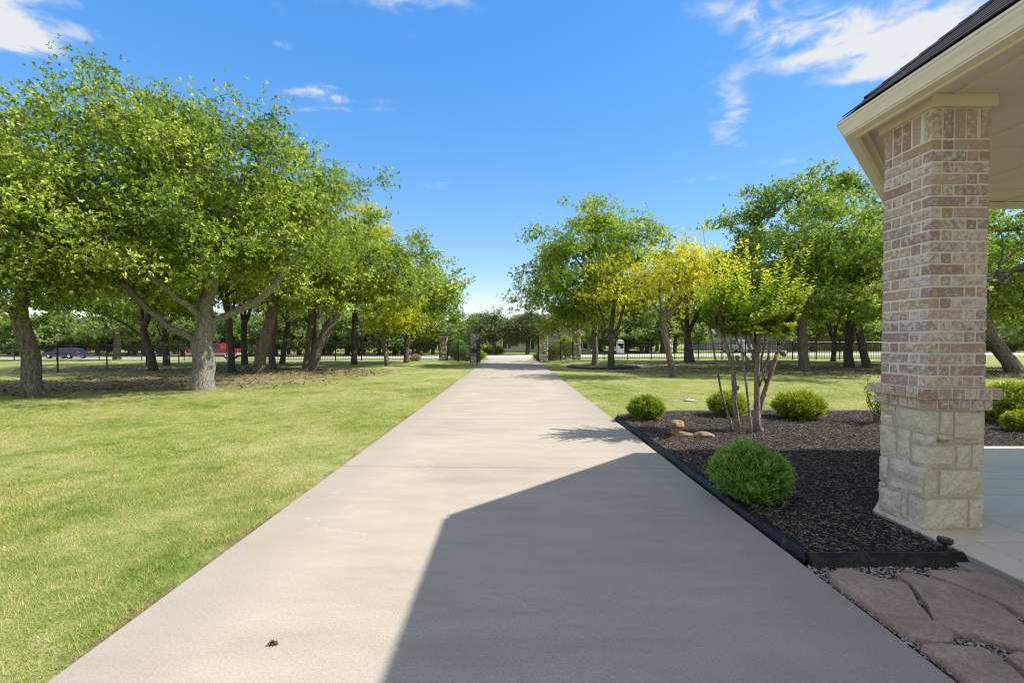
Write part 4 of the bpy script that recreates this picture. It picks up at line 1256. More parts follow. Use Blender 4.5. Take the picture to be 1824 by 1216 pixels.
# ------------------------------------------------------------------ shrubs
def ball_shrub(name, label, loc, rx, h, nspray, L, mat, seed, group=None, loose=1.0, tint0=.5):
    r = np.random.default_rng(seed)
    root = empty(name, loc, 0, label, 'shrub', group)
    d = rand_dirs(nspray, r)
    d[:, 2] = np.where(d[:, 2] < -.88, -d[:, 2], d[:, 2])
    k = np.array([1 + .22 * noise.noise(Vector((q_ * 2.6 + seed).tolist())) + .13 * noise.noise(Vector((q_ * 6 + seed).tolist())) for q_ in d])
    rad = (0.62 + .38 * r.random(nspray)) ** .7 * k * (1 + .16 * (r.random(nspray) > .97))
    c = d * rad[:, None] * np.array([rx, rx, h * .5]) + np.array([0, 0, h * .49])
    c[:, 2] = np.maximum(c[:, 2], .02)
    ax = nrm(d + np.array([0, 0, .75]) + r.normal(size=(nspray, 3)) * .35 * loose)
    nl = 8
    C = np.repeat(c, nl, 0)
    AX = np.repeat(ax, nl, 0)
    t = np.tile(np.linspace(-.6, 1.0, nl), nspray)[:, None]
    side = nrm(np.cross(AX, rand_dirs(len(C), r)))
    A = nrm(AX * .8 + side * (.75 - .35 * t))
    P = C + AX * t * L * 1.3
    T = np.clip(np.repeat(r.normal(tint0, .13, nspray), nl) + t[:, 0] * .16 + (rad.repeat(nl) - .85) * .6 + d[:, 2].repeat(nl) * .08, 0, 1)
    Ln = L * r.uniform(.7, 1.2, len(C))
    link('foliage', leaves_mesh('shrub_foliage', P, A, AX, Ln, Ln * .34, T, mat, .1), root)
    mb = MB()
    for _ in range(9):
        a = r.uniform(0, 6.28)
        e = np.array([math.cos(a) * rx * .5, math.sin(a) * rx * .5, h * r.uniform(.5, .8)])
        mb.tube([(0, 0, -.03), e * .5 + r.normal(size=3) * .015, e], [.012, .008, .004], 5)
    mb.build('stem', m_bark_dark, root)
    return root


G = 'clipped shrubs in the mulch bed'
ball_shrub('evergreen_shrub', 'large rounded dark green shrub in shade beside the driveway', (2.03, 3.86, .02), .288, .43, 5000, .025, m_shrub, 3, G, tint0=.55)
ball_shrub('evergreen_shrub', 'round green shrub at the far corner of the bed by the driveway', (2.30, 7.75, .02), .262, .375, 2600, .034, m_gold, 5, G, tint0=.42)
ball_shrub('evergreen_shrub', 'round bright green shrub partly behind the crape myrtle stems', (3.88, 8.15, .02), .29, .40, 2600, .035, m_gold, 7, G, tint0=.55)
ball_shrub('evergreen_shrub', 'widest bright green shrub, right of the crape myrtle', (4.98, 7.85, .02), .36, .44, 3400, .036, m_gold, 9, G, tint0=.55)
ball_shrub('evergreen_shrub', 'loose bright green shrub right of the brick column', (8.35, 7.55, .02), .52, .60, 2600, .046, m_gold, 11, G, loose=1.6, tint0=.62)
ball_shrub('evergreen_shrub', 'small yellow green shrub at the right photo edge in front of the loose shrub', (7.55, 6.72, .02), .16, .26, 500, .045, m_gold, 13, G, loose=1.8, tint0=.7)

# rose bush: thin canes with few leaves
r = np.random.default_rng(77)
rb = empty('rose_bush', (5.98, 7.40, .02), 0, 'spindly rose bush with sparse leaves left of the brick column', 'shrub')
mb = MB()
tips_ = []
for i in range(15):
    a = r.uniform(0, 6.28)
    e = np.array([math.cos(a) * r.uniform(.08, .36), math.sin(a) * r.uniform(.05, .3), r.uniform(.3, .72)])
    m1 = e * .5 + np.array([r.normal(0, .04), r.normal(0, .04), .06])
    mb.tube([(r.normal(0, .03), r.normal(0, .03), -.02), m1, e], [.009, .006, .003], 5)
    for t in np.linspace(.45, 1, 9):
        tips_.append(m1 * 2 * t * (1 - t) + e * t * t + r.normal(size=3) * .02)
mb.build('cane', m_bark_crape, rb)
tips_ = np.repeat(np.array(tips_), 5, 0)
n = len(tips_)
link('foliage', leaves_mesh('rose_leaves', tips_, rand_dirs(n, r) + [0, 0, .3], rand_dirs(n, r) * .5 + [0, 0, 1], r.uniform(.03, .05, n), r.uniform(.018, .03, n), np.clip(r.normal(.35, .2, n), 0, 1), m_crape), rb)

# ------------------------------------------------------------------ crape myrtle
CX, CY = 3.53, 6.68
r = np.random.default_rng(91)
cr = empty('crape_myrtle', (CX, CY, .02), 0, 'multi-stemmed crape myrtle with upright leafy shoots in the mulch bed', 'tree')


def zc_(zx, zy, y=0.0):
    return ((zx - 850) / 386, y, (1125 - zy) / 386)


STEMS = [([(768, 1120), (762, 1080), (735, 1000), (705, 900), (690, 800), (672, 690), (650, 570), (632, 470)], .10, .019),
         ([(785, 1125), (782, 1060), (765, 960), (760, 870), (748, 780), (728, 700), (700, 610), (672, 540), (662, 480)], .02, .040),
         ([(818, 1130), (808, 1040), (795, 930), (785, 820), (772, 720), (762, 600), (755, 480)], -.10, .021),
         ([(880, 1130), (880, 1040), (882, 900), (880, 800), (876, 720), (870, 690)], -.02, .050),
         ([(870, 700), (840, 660), (815, 590), (800, 500)], -.02, .021),
         ([(872, 690), (868, 650), (848, 580), (826, 500)], .06, .022),
         ([(878, 700), (888, 640), (886, 560), (896, 480)], .0, .030),
         ([(878, 720), (835, 715), (805, 660), (785, 580), (770, 490)], .10, .018),
         ([(905, 1130), (915, 1050), (930, 960), (955, 880), (985, 800), (1015, 720), (1030, 675)], .08, .042),
         ([(1030, 680), (1050, 640), (1065, 580), (1085, 490)], .08, .020),
         ([(940, 850), (932, 770), (918, 720), (925, 640), (930, 560), (935, 480)], .02, .018),
         ([(882, 900), (905, 800), (925, 680), (930, 600)], -.08, .016),
         ([(762, 880), (745, 800), (735, 700), (715, 600), (690, 500)], -.06, .016)]
stem_tops = []
stem_pts = []
for pl0, yo, rad in STEMS:
    pts = [np.array(zc_(a, b, yo * 1.6 + .025 * math.sin(i * .9 + yo * 30))) for i, (a, b) in enumerate(pl0)]
    if pl0[0][1] < 1100 and stem_pts:
        near = min(stem_pts, key=lambda t: (t[0] - pts[0][0]) ** 2 + (t[2] - pts[0][2]) ** 2)
        dy = near[1] - pts[0][1]
        for i in range(len(pts)):
            pts[i][1] += dy * max(0, 1 - i / 3)
        pts[0] = near.copy()
    for a_, b_ in zip(pts[:-1], pts[1:]):
        stem_pts += [a_ + (b_ - a_) * t for t in np.linspace(0, 1, 6)]
    rs = [rad * (1 - .35 * i / len(pts)) * (1 + .10 * math.sin(i * 2.1 + yo * 50)) for i in range(len(pts))]
    if pl0[0][1] > 1100:
        pts[0][2] -= .08
        rs[0] *= 1.5
    MB().tube(pts, rs, 10, jitter=.25).build('stem', m_bark_crape, cr, True)
    if pl0[-1][1] < 560:
        stem_tops.append(pts[-1])
# pruning knuckles
for a, b, s in ((870, 690, .055), (1030, 675, .05), (760, 870, .05), (880, 640, .045), (770, 700, .04), (890, 1120, .085), (785, 1118, .075)):
    p = np.array(zc_(a, b, .0))
    b_ = bmesh.new()
    bmesh.ops.create_icosphere(b_, subdivisions=2, radius=s)
    for v in b_.verts:
        v.co *= 1 + .3 * noise.noise(v.co * 30 + Vector((a, b, 0)))
        v.co += Vector(p)
    me = bpy.data.meshes.new('knuckle')
    b_.to_mesh(me)
    b_.free()
    me.materials.append(m_bark_crape)
    link('knuckle', me, cr)
SHOOTS = [(775, 65), (925, 55), (990, 130), (1110, 5), (720, 120), (1205, 225), (480, 280), (545, 215), (1095, 110), (640, 190), (850, 110), (500, 360), (700, 200), (1180, 330), (590, 260), (1040, 170), (955, 180), (880, 200), (800, 170), (1150, 300), (1010, 250), (760, 250), (660, 280), (1080, 250), (560, 330), (930, 260), (845, 260)]
mb = MB()
P_, A_, U_, L_l, T_ = [], [], [], [], []


def shoot(st, en, nl, yellow, size):
    st, en = np.array(st, float), np.array(en, float)
    md = (st + en) / 2 + np.array([r.normal(0, .03), r.normal(0, .03), .04]) + (st - en) * np.array([.12, .12, 0])
    pts = []
    for s in np.linspace(0, 1, 9):
        pts.append((1 - s) ** 2 * st + 2 * s * (1 - s) * md + s * s * en)
    mb.tube(pts, [.007 * (1 - .75 * i / 8) for i in range(9)], 4)
    for q_ in range(nl):
        s = .12 + .88 * q_ / nl
        p = (1 - s) ** 2 * st + 2 * s * (1 - s) * md + s * s * en
        d = nrm(((1 - s) * (md - st) + s * (en - md))[None])[0]
        ph = q_ * 2.0 + r.uniform(0, .5)
        for sg in (0, math.pi):
            a = ph + sg
            sd = np.array([math.cos(a), math.sin(a), 0.12])
            P_.append(p)
            A_.append(sd + d * .45)
            U_.append(d + np.array([0, 0, .2]))
            L_l.append(size * (1.15 - .55 * max(0, s - .6) / .4) * r.uniform(.75, 1.2))
            T_.append(np.clip(.24 + yellow * s ** 1.2 + r.normal(0, .12) + (.06 if s > .95 else 0), 0, 1))


for i, (zx, zy) in enumerate(SHOOTS):
    en = np.array(zc_(zx, zy, r.uniform(-.5, .5)))
    st = min(stem_tops, key=lambda t: abs(t[0] - en[0] * .75) + r.random() * .1)
    shoot(st, en, 27, .66, .078)
for i in range(165):
    a = r.uniform(0, 6.28)
    z = r.uniform(1.40, 2.30)
    ro = (.28 + .52 * (z - 1.4)) * r.uniform(.3, 1.0) ** .6 + .10
    en = np.array([.05 + math.cos(a) * ro * 1.1, math.sin(a) * ro, z])
    st = min(stem_tops, key=lambda t: abs(t[0] - en[0]) + r.random() * .35)
    st = st - np.array([0, 0, r.uniform(0, .25)])
    shoot(st, en, 13, .46, .074)
mb.build('twig', m_bark_crape, cr)
n = len(P_)
L_l = np.array(L_l)
link('crown', leaves_mesh('crape_crown', np.array(P_), np.array(A_), np.array(U_), L_l, L_l * r.uniform(.5, .66, n), np.array(T_), m_crape, .12), cr)

# ------------------------------------------------------------------ brick column
W_ = .40
KX, KY = 2.868, 3.125                     # near left corner of the shaft
col = empty('porch_column', (KX + W_ / 2, KY + W_ / 2, PZ), 0, 'brick porch column on a rough limestone base, near right', 'column')
brick_me = {}


def brick_mesh(lx, ly, lz, var):
    key = (round(lx, 3), round(ly, 3), round(lz, 3), var)
    if key in brick_me:
        return brick_me[key]
    b = bmesh.new()
    bmesh.ops.create_cube(b, size=1)
    bmesh.ops.scale(b, vec=(lx, ly, lz), verts=b.verts)
    bmesh.ops.bevel(b, geom=b.edges[:], offset=.004, segments=1, affect='EDGES')
    rr_ = random.Random(var * 31 + int(lx * 1000))
    for v in b.verts:
        v.co += Vector((rr_.uniform(-.0018, .0018), rr_.uniform(-.0018, .0018), rr_.uniform(-.0018, .0018)))
    me_ = bpy.data.meshes.new('brick')
    b.to_mesh(me_)
    b.free()
    me_.materials.append(m_brick)
    brick_me[key] = me_
    return me_


rb_ = random.Random(17)


def face_place(name, me_, u, v, depth, face, parent, size=W_, dz=0.0, proud=0.0):
    """u along the face (0..size), v height, depth = half thickness inwards; faces 0 front,1 right,2 back,3 left"""
    x, y = u - size / 2, -size / 2 + depth - proud
    a = face * math.pi / 2
    ca, sa = math.cos(a), math.sin(a)
    o = link(name, me_, parent, (x * ca - y * sa, x * sa + y * ca, v + dz))
    o.rotation_euler = (rb_.uniform(-.006, .006), rb_.uniform(-.006, .006), a + rb_.uniform(-.008, .008))
    return o


Z_SH0, Z_SH1, Z_SOL = 1.043 - PZ, 2.742 - PZ, 2.950 - PZ
NC = 22
ch = (Z_SH1 - Z_SH0) / NC
S_, HD, GP = .2380, .0690, .0125
for c_ in range(NC):
    z = Z_SH0 + (c_ + .5) * ch
    for f in range(4):
        for (u0, u1) in ((0, S_), (S_ + GP, W_ - HD - GP)):
            if c_ % 2:
                u0, u1 = W_ - u1, W_ - u0
            me_ = brick_mesh(u1 - u0, HD, ch - GP, rb_.randrange(3))
            face_place('brick', me_, (u0 + u1) / 2, z, HD / 2, f, col, proud=rb_.uniform(-.002, .003))
for f in range(4):                          # soldier course
    uw = (W_ - HD - GP) / 4
    for k in range(4):
        me_ = brick_mesh(uw - GP, HD, Z_SOL - Z_SH1 - GP, rb_.randrange(3))
        face_place('brick', me_, (k + .5) * uw - GP / 2 + .002, (Z_SH1 + Z_SOL) / 2, HD / 2, f, col, proud=rb_.uniform(-.002, .003))
for (z0, z1, pr) in ((.966 - PZ, 1.041 - PZ, .062), (.890 - PZ, .964 - PZ, .030)):
    sz = W_ + 2 * pr
    nb_ = 6
    uw = (sz - .075) / (nb_ - 1)
    for f in range(4):
        for k in range(nb_ - 1):
            me_ = brick_mesh(uw - GP, .075, z1 - z0 - .006, rb_.randrange(3))
            face_place('brick', me_, (k + .5) * uw, (z0 + z1) / 2, .0375, f, col, size=sz, proud=rb_.uniform(-.003, .004))
MB().box((0, 0, (Z_SH0 + Z_SOL) / 2), (W_ - .010, W_ - .010, Z_SOL - Z_SH0)).build('mortar', m_mortar, col)
MB().box((0, 0, (.966 + 1.041) / 2 - PZ), (W_ + .108, W_ + .108, .0725)).build('mortar', m_mortar, col)
MB().box((0, 0, (.890 + .964) / 2 - PZ), (W_ + .044, W_ + .044, .0735)).build('mortar', m_mortar, col)
MB().box((0, 0, (.888 - PZ) / 2), (W_ - .014, W_ - .014, .888 - PZ)).build('mortar', m_mortar2, col)


def stone_mesh(w, h, d, seed):
    """rock-faced block: subdivided front pushed out unevenly, ragged outline"""
    nu, nv = max(3, int(w / .035)), max(3, int(h / .035))
    V, F = [], []
    for j in range(nv + 1):
        for i in range(nu + 1):
            u, v = -w / 2 + w * i / nu, -h / 2 + h * j / nv
            e = min(i, nu - i, j, nv - j)
            n1 = noise.noise(Vector((u * 11 + seed * 7.1, v * 11, seed)))
            n2 = noise.noise(Vector((u * 30 + seed * 3.7, v * 30, seed + 9)))
            out_ = -d * (.25 if e == 0 else .85 if e == 1 else 1.0) - (n1 * .020 + n2 * .012) * (0.3 if e == 0 else 1)
            if e == 0:
                u += noise.noise(Vector((u * 16, v * 16, seed + 2))) * .007
                v += noise.noise(Vector((u * 16, v * 16, seed + 5))) * .007
            V.append((u, out_, v))
    m = nu + 1
    for j in range(nv):
        for i in range(nu):
            F.append((j * m + i, j * m + i + 1, (j + 1) * m + i + 1, (j + 1) * m + i))
    ring = [i for i in range(m)] + [j * m + nu for j in range(1, nv + 1)] + [nv * m + i for i in range(nu - 1, -1, -1)] + [j * m for j in range(nv - 1, 0, -1)]
    b = len(V)
    for k in ring:
        V.append((V[k][0], .03, V[k][2]))
    nr_ = len(ring)
    for k in range(nr_):
        k2 = (k + 1) % nr_
        F.append((ring[k2], ring[k], b + k, b + k2))
    return MB().add(V, F).mesh('stone', m_stone, False)


FRONT = [(525, 325, 612, 482), (618, 325, 708, 487), (716, 335, 930, 520), (525, 492, 600, 566), (606, 492, 715, 528), (720, 528, 928, 552), (525, 572, 726, 726), (738, 558, 836, 726), (844, 558, 932, 722),
         (520, 738, 612, 925), (622, 736, 925, 928), (520, 940, 822, 1148), (830, 940, 925, 1144)]
stones0 = [((a - 525) / 397 * W_, (1150 - d) / 830 * .83, (c_ - 525) / 397 * W_, (1150 - b) / 830 * .83) for a, b, c_, d in FRONT]
LEFT = [(178, 262, 242, 332), (250, 272, 292, 338), (180, 345, 268, 422), (300, 292, 525, 468), (175, 430, 306, 650), (314, 450, 412, 690), (420, 478, 525, 560), (420, 568, 525, 722),
        (176, 658, 248, 832), (256, 686, 525, 905), (170, 840, 232, 872), (240, 830, 402, 930), (170, 882, 352, 1076), (360, 945, 398, 1090), (406, 922, 525, 1142)]
stones3 = []
for a, b, c_, d in LEFT:
    ua, uc = (a - 175) / 350, (c_ - 175) / 350
    um = (ua + uc) / 2
    tp, bt = 258 + 62 * um, 1035 + 113 * um
    stones3.append((ua * W_, max(0, (bt - d) / (bt - tp)) * .83, uc * W_, min(1, (bt - b) / (bt - tp)) * .83))
stones1 = [(W_ - c_, b, W_ - a, d) for a, b, c_, d in stones3]
stones2 = [(W_ - c_, b, W_ - a, d) for a, b, c_, d in stones0]
sd = 0
for f, lst in ((0, stones0), (1, stones1), (2, stones2), (3, stones3)):
    for (u0, v0, u1, v1) in lst:
        sd += 1
        u0, u1 = max(u0, -.006), min(u1, W_ + .006)
        v1 = min(v1, .828)
        if u1 - u0 < .02 or v1 - v0 < .015:
            continue
        me_ = stone_mesh(u1 - u0 - .009, v1 - v0 - .009, rb_.uniform(.016, .030), sd * 1.31)
        face_place('stone', me_, (u0 + u1) / 2, (v0 + v1) / 2 + .002, .008, f, col)
o = face_place('stone', MB().box((0, 0, 0), (.055, .02, .020), bev=.005).mesh('stone', m_chipstone), .105, .622, -.008, 0, col)
o['label'] = 'small rust orange chip of stone'
cap = MB()
q_ = W_ + .05
for f in range(4):
    a = f * math.pi / 2
    cap.box((math.sin(a) * (q_ / 2 - .015), -math.cos(a) * (q_ / 2 - .015), 2.9925 - PZ), (q_ - (.0 if f % 2 == 0 else .062), .03, .083), a)
cap.build('cap_trim', m_cream, col)

# ------------------------------------------------------------------ porch roof
roof = empty('porch_roof', (2.6, 3.6, 3.0), 0, 'cream porch eave with gutter, soffit and dark shingle roof above the brick column', 'roof')
RI = Matrix.Translation((-2.6, -3.6, -3.0))


def rbuild(mb, name, mat, smooth=False):
    o = mb.build(name, mat, roof, smooth)
    o.data.transform(RI)
    return o


GX, GY, FY = 2.60, 3.67, 5.66            # gutter lines: side, chamfer start, far side
CH = FY - GY
EX, EY = 13.0, -3.0
line = [(GX, EY), (GX, GY), (GX + CH, FY), (EX, FY)]


def offs(d):
    """eave outline moved inwards by d"""
    t = math.tan(math.radians(22.5))
    return [(GX + d, EY), (GX + d, GY - d * t), (GX + CH + d * t, FY - d), (EX, FY - d)]


ZT = 3.10
prof = [(.000, ZT), (.000, ZT - .016), (.010, ZT - .022), (.012, ZT - .036), (.030, ZT - .060), (.052, ZT - .078), (.056, ZT - .112), (.115, ZT - .112), (.115, ZT - .004), (.105, ZT - .004), (.105, ZT - .100), (.045, ZT - .100), (.010, ZT - .012), (.010, ZT)]
V, F = [], []
for d, z in prof:
    for p_ in offs(d):
        V.append((p_[0], p_[1], z))
m = len(prof)
for i in range(m):
    for k in range(3):
        F.append((i * 4 + k, i * 4 + k + 1, ((i + 1) % m) * 4 + k + 1, ((i + 1) % m) * 4 + k))
rbuild(MB().add(V, F), 'gutter', m_gutter)


def band(d0, d1, z0, z1):
    a, b = offs(d0), offs(d1)
    V = [(p_[0], p_[1], z0) for p_ in a] + [(p_[0], p_[1], z0) for p_ in b] + [(p_[0], p_[1], z1) for p_ in a] + [(p_[0], p_[1], z1) for p_ in b]
    F = []
    for k in range(3):
        F += [(k, k + 1, 5 + k, 4 + k), (8 + k, 12 + k, 13 + k, 9 + k), (k, 8 + k, 9 + k, k + 1), (4 + k, 5 + k, 13 + k, 12 + k)]
    return MB().add(V, F)


rbuild(band(.118, .145, 2.965, ZT + .02), 'fascia', m_cream)
rbuild(band(.147, .185, 2.997, 3.030), 'frieze_board', m_cream)
poly = offs(.150) + [(EX, EY)]
rbuild(MB().prism(poly, 3.036, 3.060), 'soffit', m_soffit)
# ceiling seams and battens
for x in (2.99, 3.93, 4.9, 5.9, 6.9, 8.0):
    y1 = FY - .2 if x > GX + CH + .2 else GY + (x - GX) - .32
    rbuild(MB().box((x, (EY + y1) / 2, 3.029), (.032, y1 - EY, .014)), 'ceiling_batten', m_cream)
for y in (5.02, 3.96, 2.75, 1.55, .35, -.9):
    x0 = GX + .2 if y < GY else GX + (y - GY) + .32
    for xa, xb in ((2.99, 3.93), (3.93, 4.9), (4.9, 5.9), (5.9, 6.9), (6.9, 8.0)):
        xa2 = max(xa + .018, x0)
        if xb - .018 > xa2 + .1:
            rbuild(MB().box(((xa2 + xb - .018) / 2, y, 3.0335), (xb - .018 - xa2, .012, .005)), 'ceiling_seam', m_soffit)
# roof deck: four planes, pitch .80
PT = .80


def deck(d):
    return [(p_[0], p_[1], ZT + .002 + d * PT) for p_ in offs(d)]


DK = 3.0
a, b = deck(.004), deck(DK)
rbuild(MB().add(a + b, [(0, 1, 5, 4), (1, 2, 6, 5), (2, 3, 7, 6)]), 'roof_deck', m_shingle)
sl_ = math.hypot(1, PT)
ang = math.atan(PT)
EXPO = .145
tab_me = {}
for k in range(13):
    d0 = .0 + k * EXPO / sl_
    ymax = GY - (d0 + .13) * math.tan(math.radians(22.5)) - .01
    y = ymax - (.15 if k % 2 else 0)
    ys_ = ymax
    while ys_ > -1.2:
        wdt = .30 if ys_ < ymax - .01 or k % 2 == 0 else .15
        if round(wdt, 2) not in tab_me:
            tab_me[round(wdt, 2)] = MB().box((EXPO * .56, 0, .004), (EXPO * 1.12, wdt - .006, .009)).mesh('shingle', m_shingle)
        o = link('shingle', tab_me[round(wdt, 2)], roof, (GX + d0 - 2.6, ys_ - wdt / 2 - 3.6, ZT + .018 + d0 * PT - 3.0))
        o.rotation_euler = (0, -ang + .035 + rb_.uniform(-.006, .006), rb_.uniform(-.004, .004))
        ys_ -= wdt
hd = Vector((.924, -.383, .924 * PT)).normalized()
for k in range(15):
    p_ = Vector((GX, GY, ZT + .02)) + hd * (k * .14 + .22)
    mb_ = MB()
    for sgn, dv in ((1, Vector((0, -1, 0))), (-1, Vector((.707, .707, 0)))):
        a_ = p_ + Vector((0, 0, .028))
        b_ = a_ + hd * .19 - Vector((0, 0, .008))
        w1 = dv * .12 + Vector((0, 0, -.012))
        mb_.add([a_, b_, b_ + w1, a_ + w1], [(0, 1, 2, 3)])
        mb_.add([a_ - Vector((0, 0, .01)), a_, a_ + w1, a_ + w1 - Vector((0, 0, .01))], [(0, 1, 2, 3)])
    rbuild(mb_, 'hip_shingle', m_shingle)

# ------------------------------------------------------------------ gate pillars, gates, fences
def gate_pillar(label, x, y, w, h, seed, box=False, ledge=None):
    z0 = TZ(x, y)
    root = empty('gate_pillar', (x, y, z0), 0, label, 'pillar', 'stone pillars at the gate')
    MB().box((0, 0, h / 2 - .05), (w - .05, w - .05, h + .04)).build('core', m_mortar, root)
    r_ = random.Random(seed)
    V, Fq, T = [], [], []
    for f in range(4):
        a = f * math.pi / 2
        ca, sa = math.cos(a), math.sin(a)
        z = .0
        while z < h - .04:
            rh = min(r_.uniform(.08, .19), h - z)
            if h - z - rh < .06:
                rh = h - z
            u = -w / 2
            while u < w / 2 - .01:
                rw = min(r_.uniform(.09, .26), w / 2 - u)
                if w / 2 - u - rw < .06:
                    rw = w / 2 - u
                t_ = r_.random()
                d = r_.uniform(.0, .035)
                g = .008
                pts = []
                for (uu, zz, dd) in ((u + g, z + g, 0), (u + rw - g, z + g, 0), (u + rw - g, z + rh - g, 0), (u + g, z + rh - g, 0)):
                    pts.append((uu + r_.uniform(-.008, .008), -w / 2 + .02, zz + r_.uniform(-.008, .008)))
                for q in list(pts):
                    pts.append((q[0] * 1.0 + (u + rw / 2 - q[0]) * .18, -w / 2 - d, q[2] + (z + rh / 2 - q[2]) * .18))
                b = len(V)
                V += [(p_[0] * ca - p_[1] * sa, p_[0] * sa + p_[1] * ca, p_[2]) for p_ in pts]
                for q in ((4, 5, 6, 7), (0, 1, 5, 4), (1, 2, 6, 5), (2, 3, 7, 6), (3, 0, 4, 7)):
                    Fq += [b + i for i in q]
                T += [t_] * 8
                u += rw
            z += rh
    o = link('stonework', np_mesh('stonework', np.array(V), np.array(Fq), 4, m_gatestone, np.array(T)), root)
    o['kind'] = 'stuff'
    MB().box((0, 0, h + .03), (w + .07, w + .07, .06), bev=.015).build('cap', m_slab, root)
    if ledge:
        MB().box((0, 0, ledge), (w + .05, w + .05, .05), bev=.012).build('ledge', m_slab, root)
    if box:
        MB().box((-.02, -w / 2 - .09, .82), (.36, .2, .30), bev=.03).build('control_box', m_plastic, root)
    return root


gate_pillar('stone gate pillar left of the driveway with a black box on its front', -2.42, 29.5, .50, 1.80, 3, True, .66)
gate_pillar('stone gate pillar right of the driveway', 2.10, 30.4, .54, 1.88, 5, False, .84)
gate_pillar('outer stone pillar ending the left iron fence', -4.98, 33.0, .52, 1.66, 7, False, .82)
gate_pillar('outer stone pillar ending the right iron fence', 4.92, 34.6, .54, 1.64, 9, False, .80)


def bar_mesh(w, h, key={}):
    k = (w, round(h, 3))
    if k not in key:
        key[k] = MB().box((0, 0, h / 2), (w, w, h)).mesh('picket', m_iron)
    return key[k]


def iron_fence(label, pts, hgt=1.36, post_every=1.83, pick=.115, group='black iron fence runs'):
    root = empty('iron_fence', (pts[0][0], pts[0][1], TZ(*pts[0])), 0, label, 'fence', group)
    ox, oy, oz = root.location
    for a, b in zip(pts[:-1], pts[1:]):
        d = Vector((b[0] - a[0], b[1] - a[1]))
        L_ = d.length
        d.normalize()
        rz = math.atan2(d.y, d.x)
        n_ = max(1, round(L_ / post_every))
        for k in range(n_ + 1):
            t = L_ * k / n_
            x, y = a[0] + d.x * t, a[1] + d.y * t
            o = link('post', bar_mesh(.065, hgt + .10), root, (x - ox, y - oy, TZ(x, y) - .02 - oz))
            o.rotation_euler = (0, 0, rz)
            if k < n_:
                t2 = L_ * (k + 1) / n_
                x2, y2 = a[0] + d.x * t2, a[1] + d.y * t2
                for zr in (.14, hgt - .16, hgt - .01):
                    MB().tube([(x - ox, y - oy, TZ(x, y) + zr - oz), (x2 - ox, y2 - oy, TZ(x2, y2) + zr - oz)], .017, 4).build('rail', m_iron, root)
                m_ = max(1, int((t2 - t) / pick))
                for q in range(1, m_):
                    s_ = t + (t2 - t) * q / m_
                    xx_, yy_ = a[0] + d.x * s_, a[1] + d.y * s_
                    o = link('picket', bar_mesh(.018, hgt - .06), root, (xx_ - ox, yy_ - oy, TZ(xx_, yy_) + .06 - oz))
                    o.rotation_euler = (0, 0, rz)
    return root


iron_fence('black iron fence left of the gate behind the oaks', [(-5.28, 33.0), (-20.4, 33.0)])
iron_fence('black iron fence right of the gate behind the trees', [(5.23, 34.6), (34.0, 34.6)], pick=.125)
iron_fence('short black iron wing fence between the two left gate pillars', [(-2.72, 29.75), (-4.70, 32.85)])
iron_fence('short black iron wing fence between the two right gate pillars', [(2.40, 30.75), (4.62, 34.4)])


def gate_leaf(label, hx, hy, ang, L_=1.95, hz=1.45, arch=.5):
    root = empty('gate_leaf', (hx, hy, TZ(hx, hy)), ang, label, 'gate', 'open driveway gate leaves')
    MB().tube([(0, 0, -.02), (0, 0, hz + arch + .08)], .045, 6).build('hinge_post', m_iron, root)
    top = [(t * L_, 0, hz + arch * (1 - t) ** 1.6) for t in np.linspace(0.02, 1, 12)]
    MB().tube(top, .022, 5).build('top_rail', m_iron, root)
    for z in (.12, .75, hz - .12):
        MB().tube([(.03, 0, z), (L_, 0, z)], .02, 5).build('rail', m_iron, root)
    MB().tube([(L_, 0, .06), (L_, 0, hz + .02)], .03, 5).build('end_stile', m_iron, root)
    for k in range(1, 17):
        t = k / 17
        link('picket', bar_mesh(.018, hz + arch * (1 - t) ** 1.6 - .10), root, (t * L_, 0, .10))
    return root


gate_leaf('black iron gate leaf swung open along the left driveway edge', -2.07, 29.25, -math.pi / 2 - .02)
gate_leaf('black iron gate leaf swung open along the right driveway edge', 1.80, 30.55, math.pi / 2 - .03)


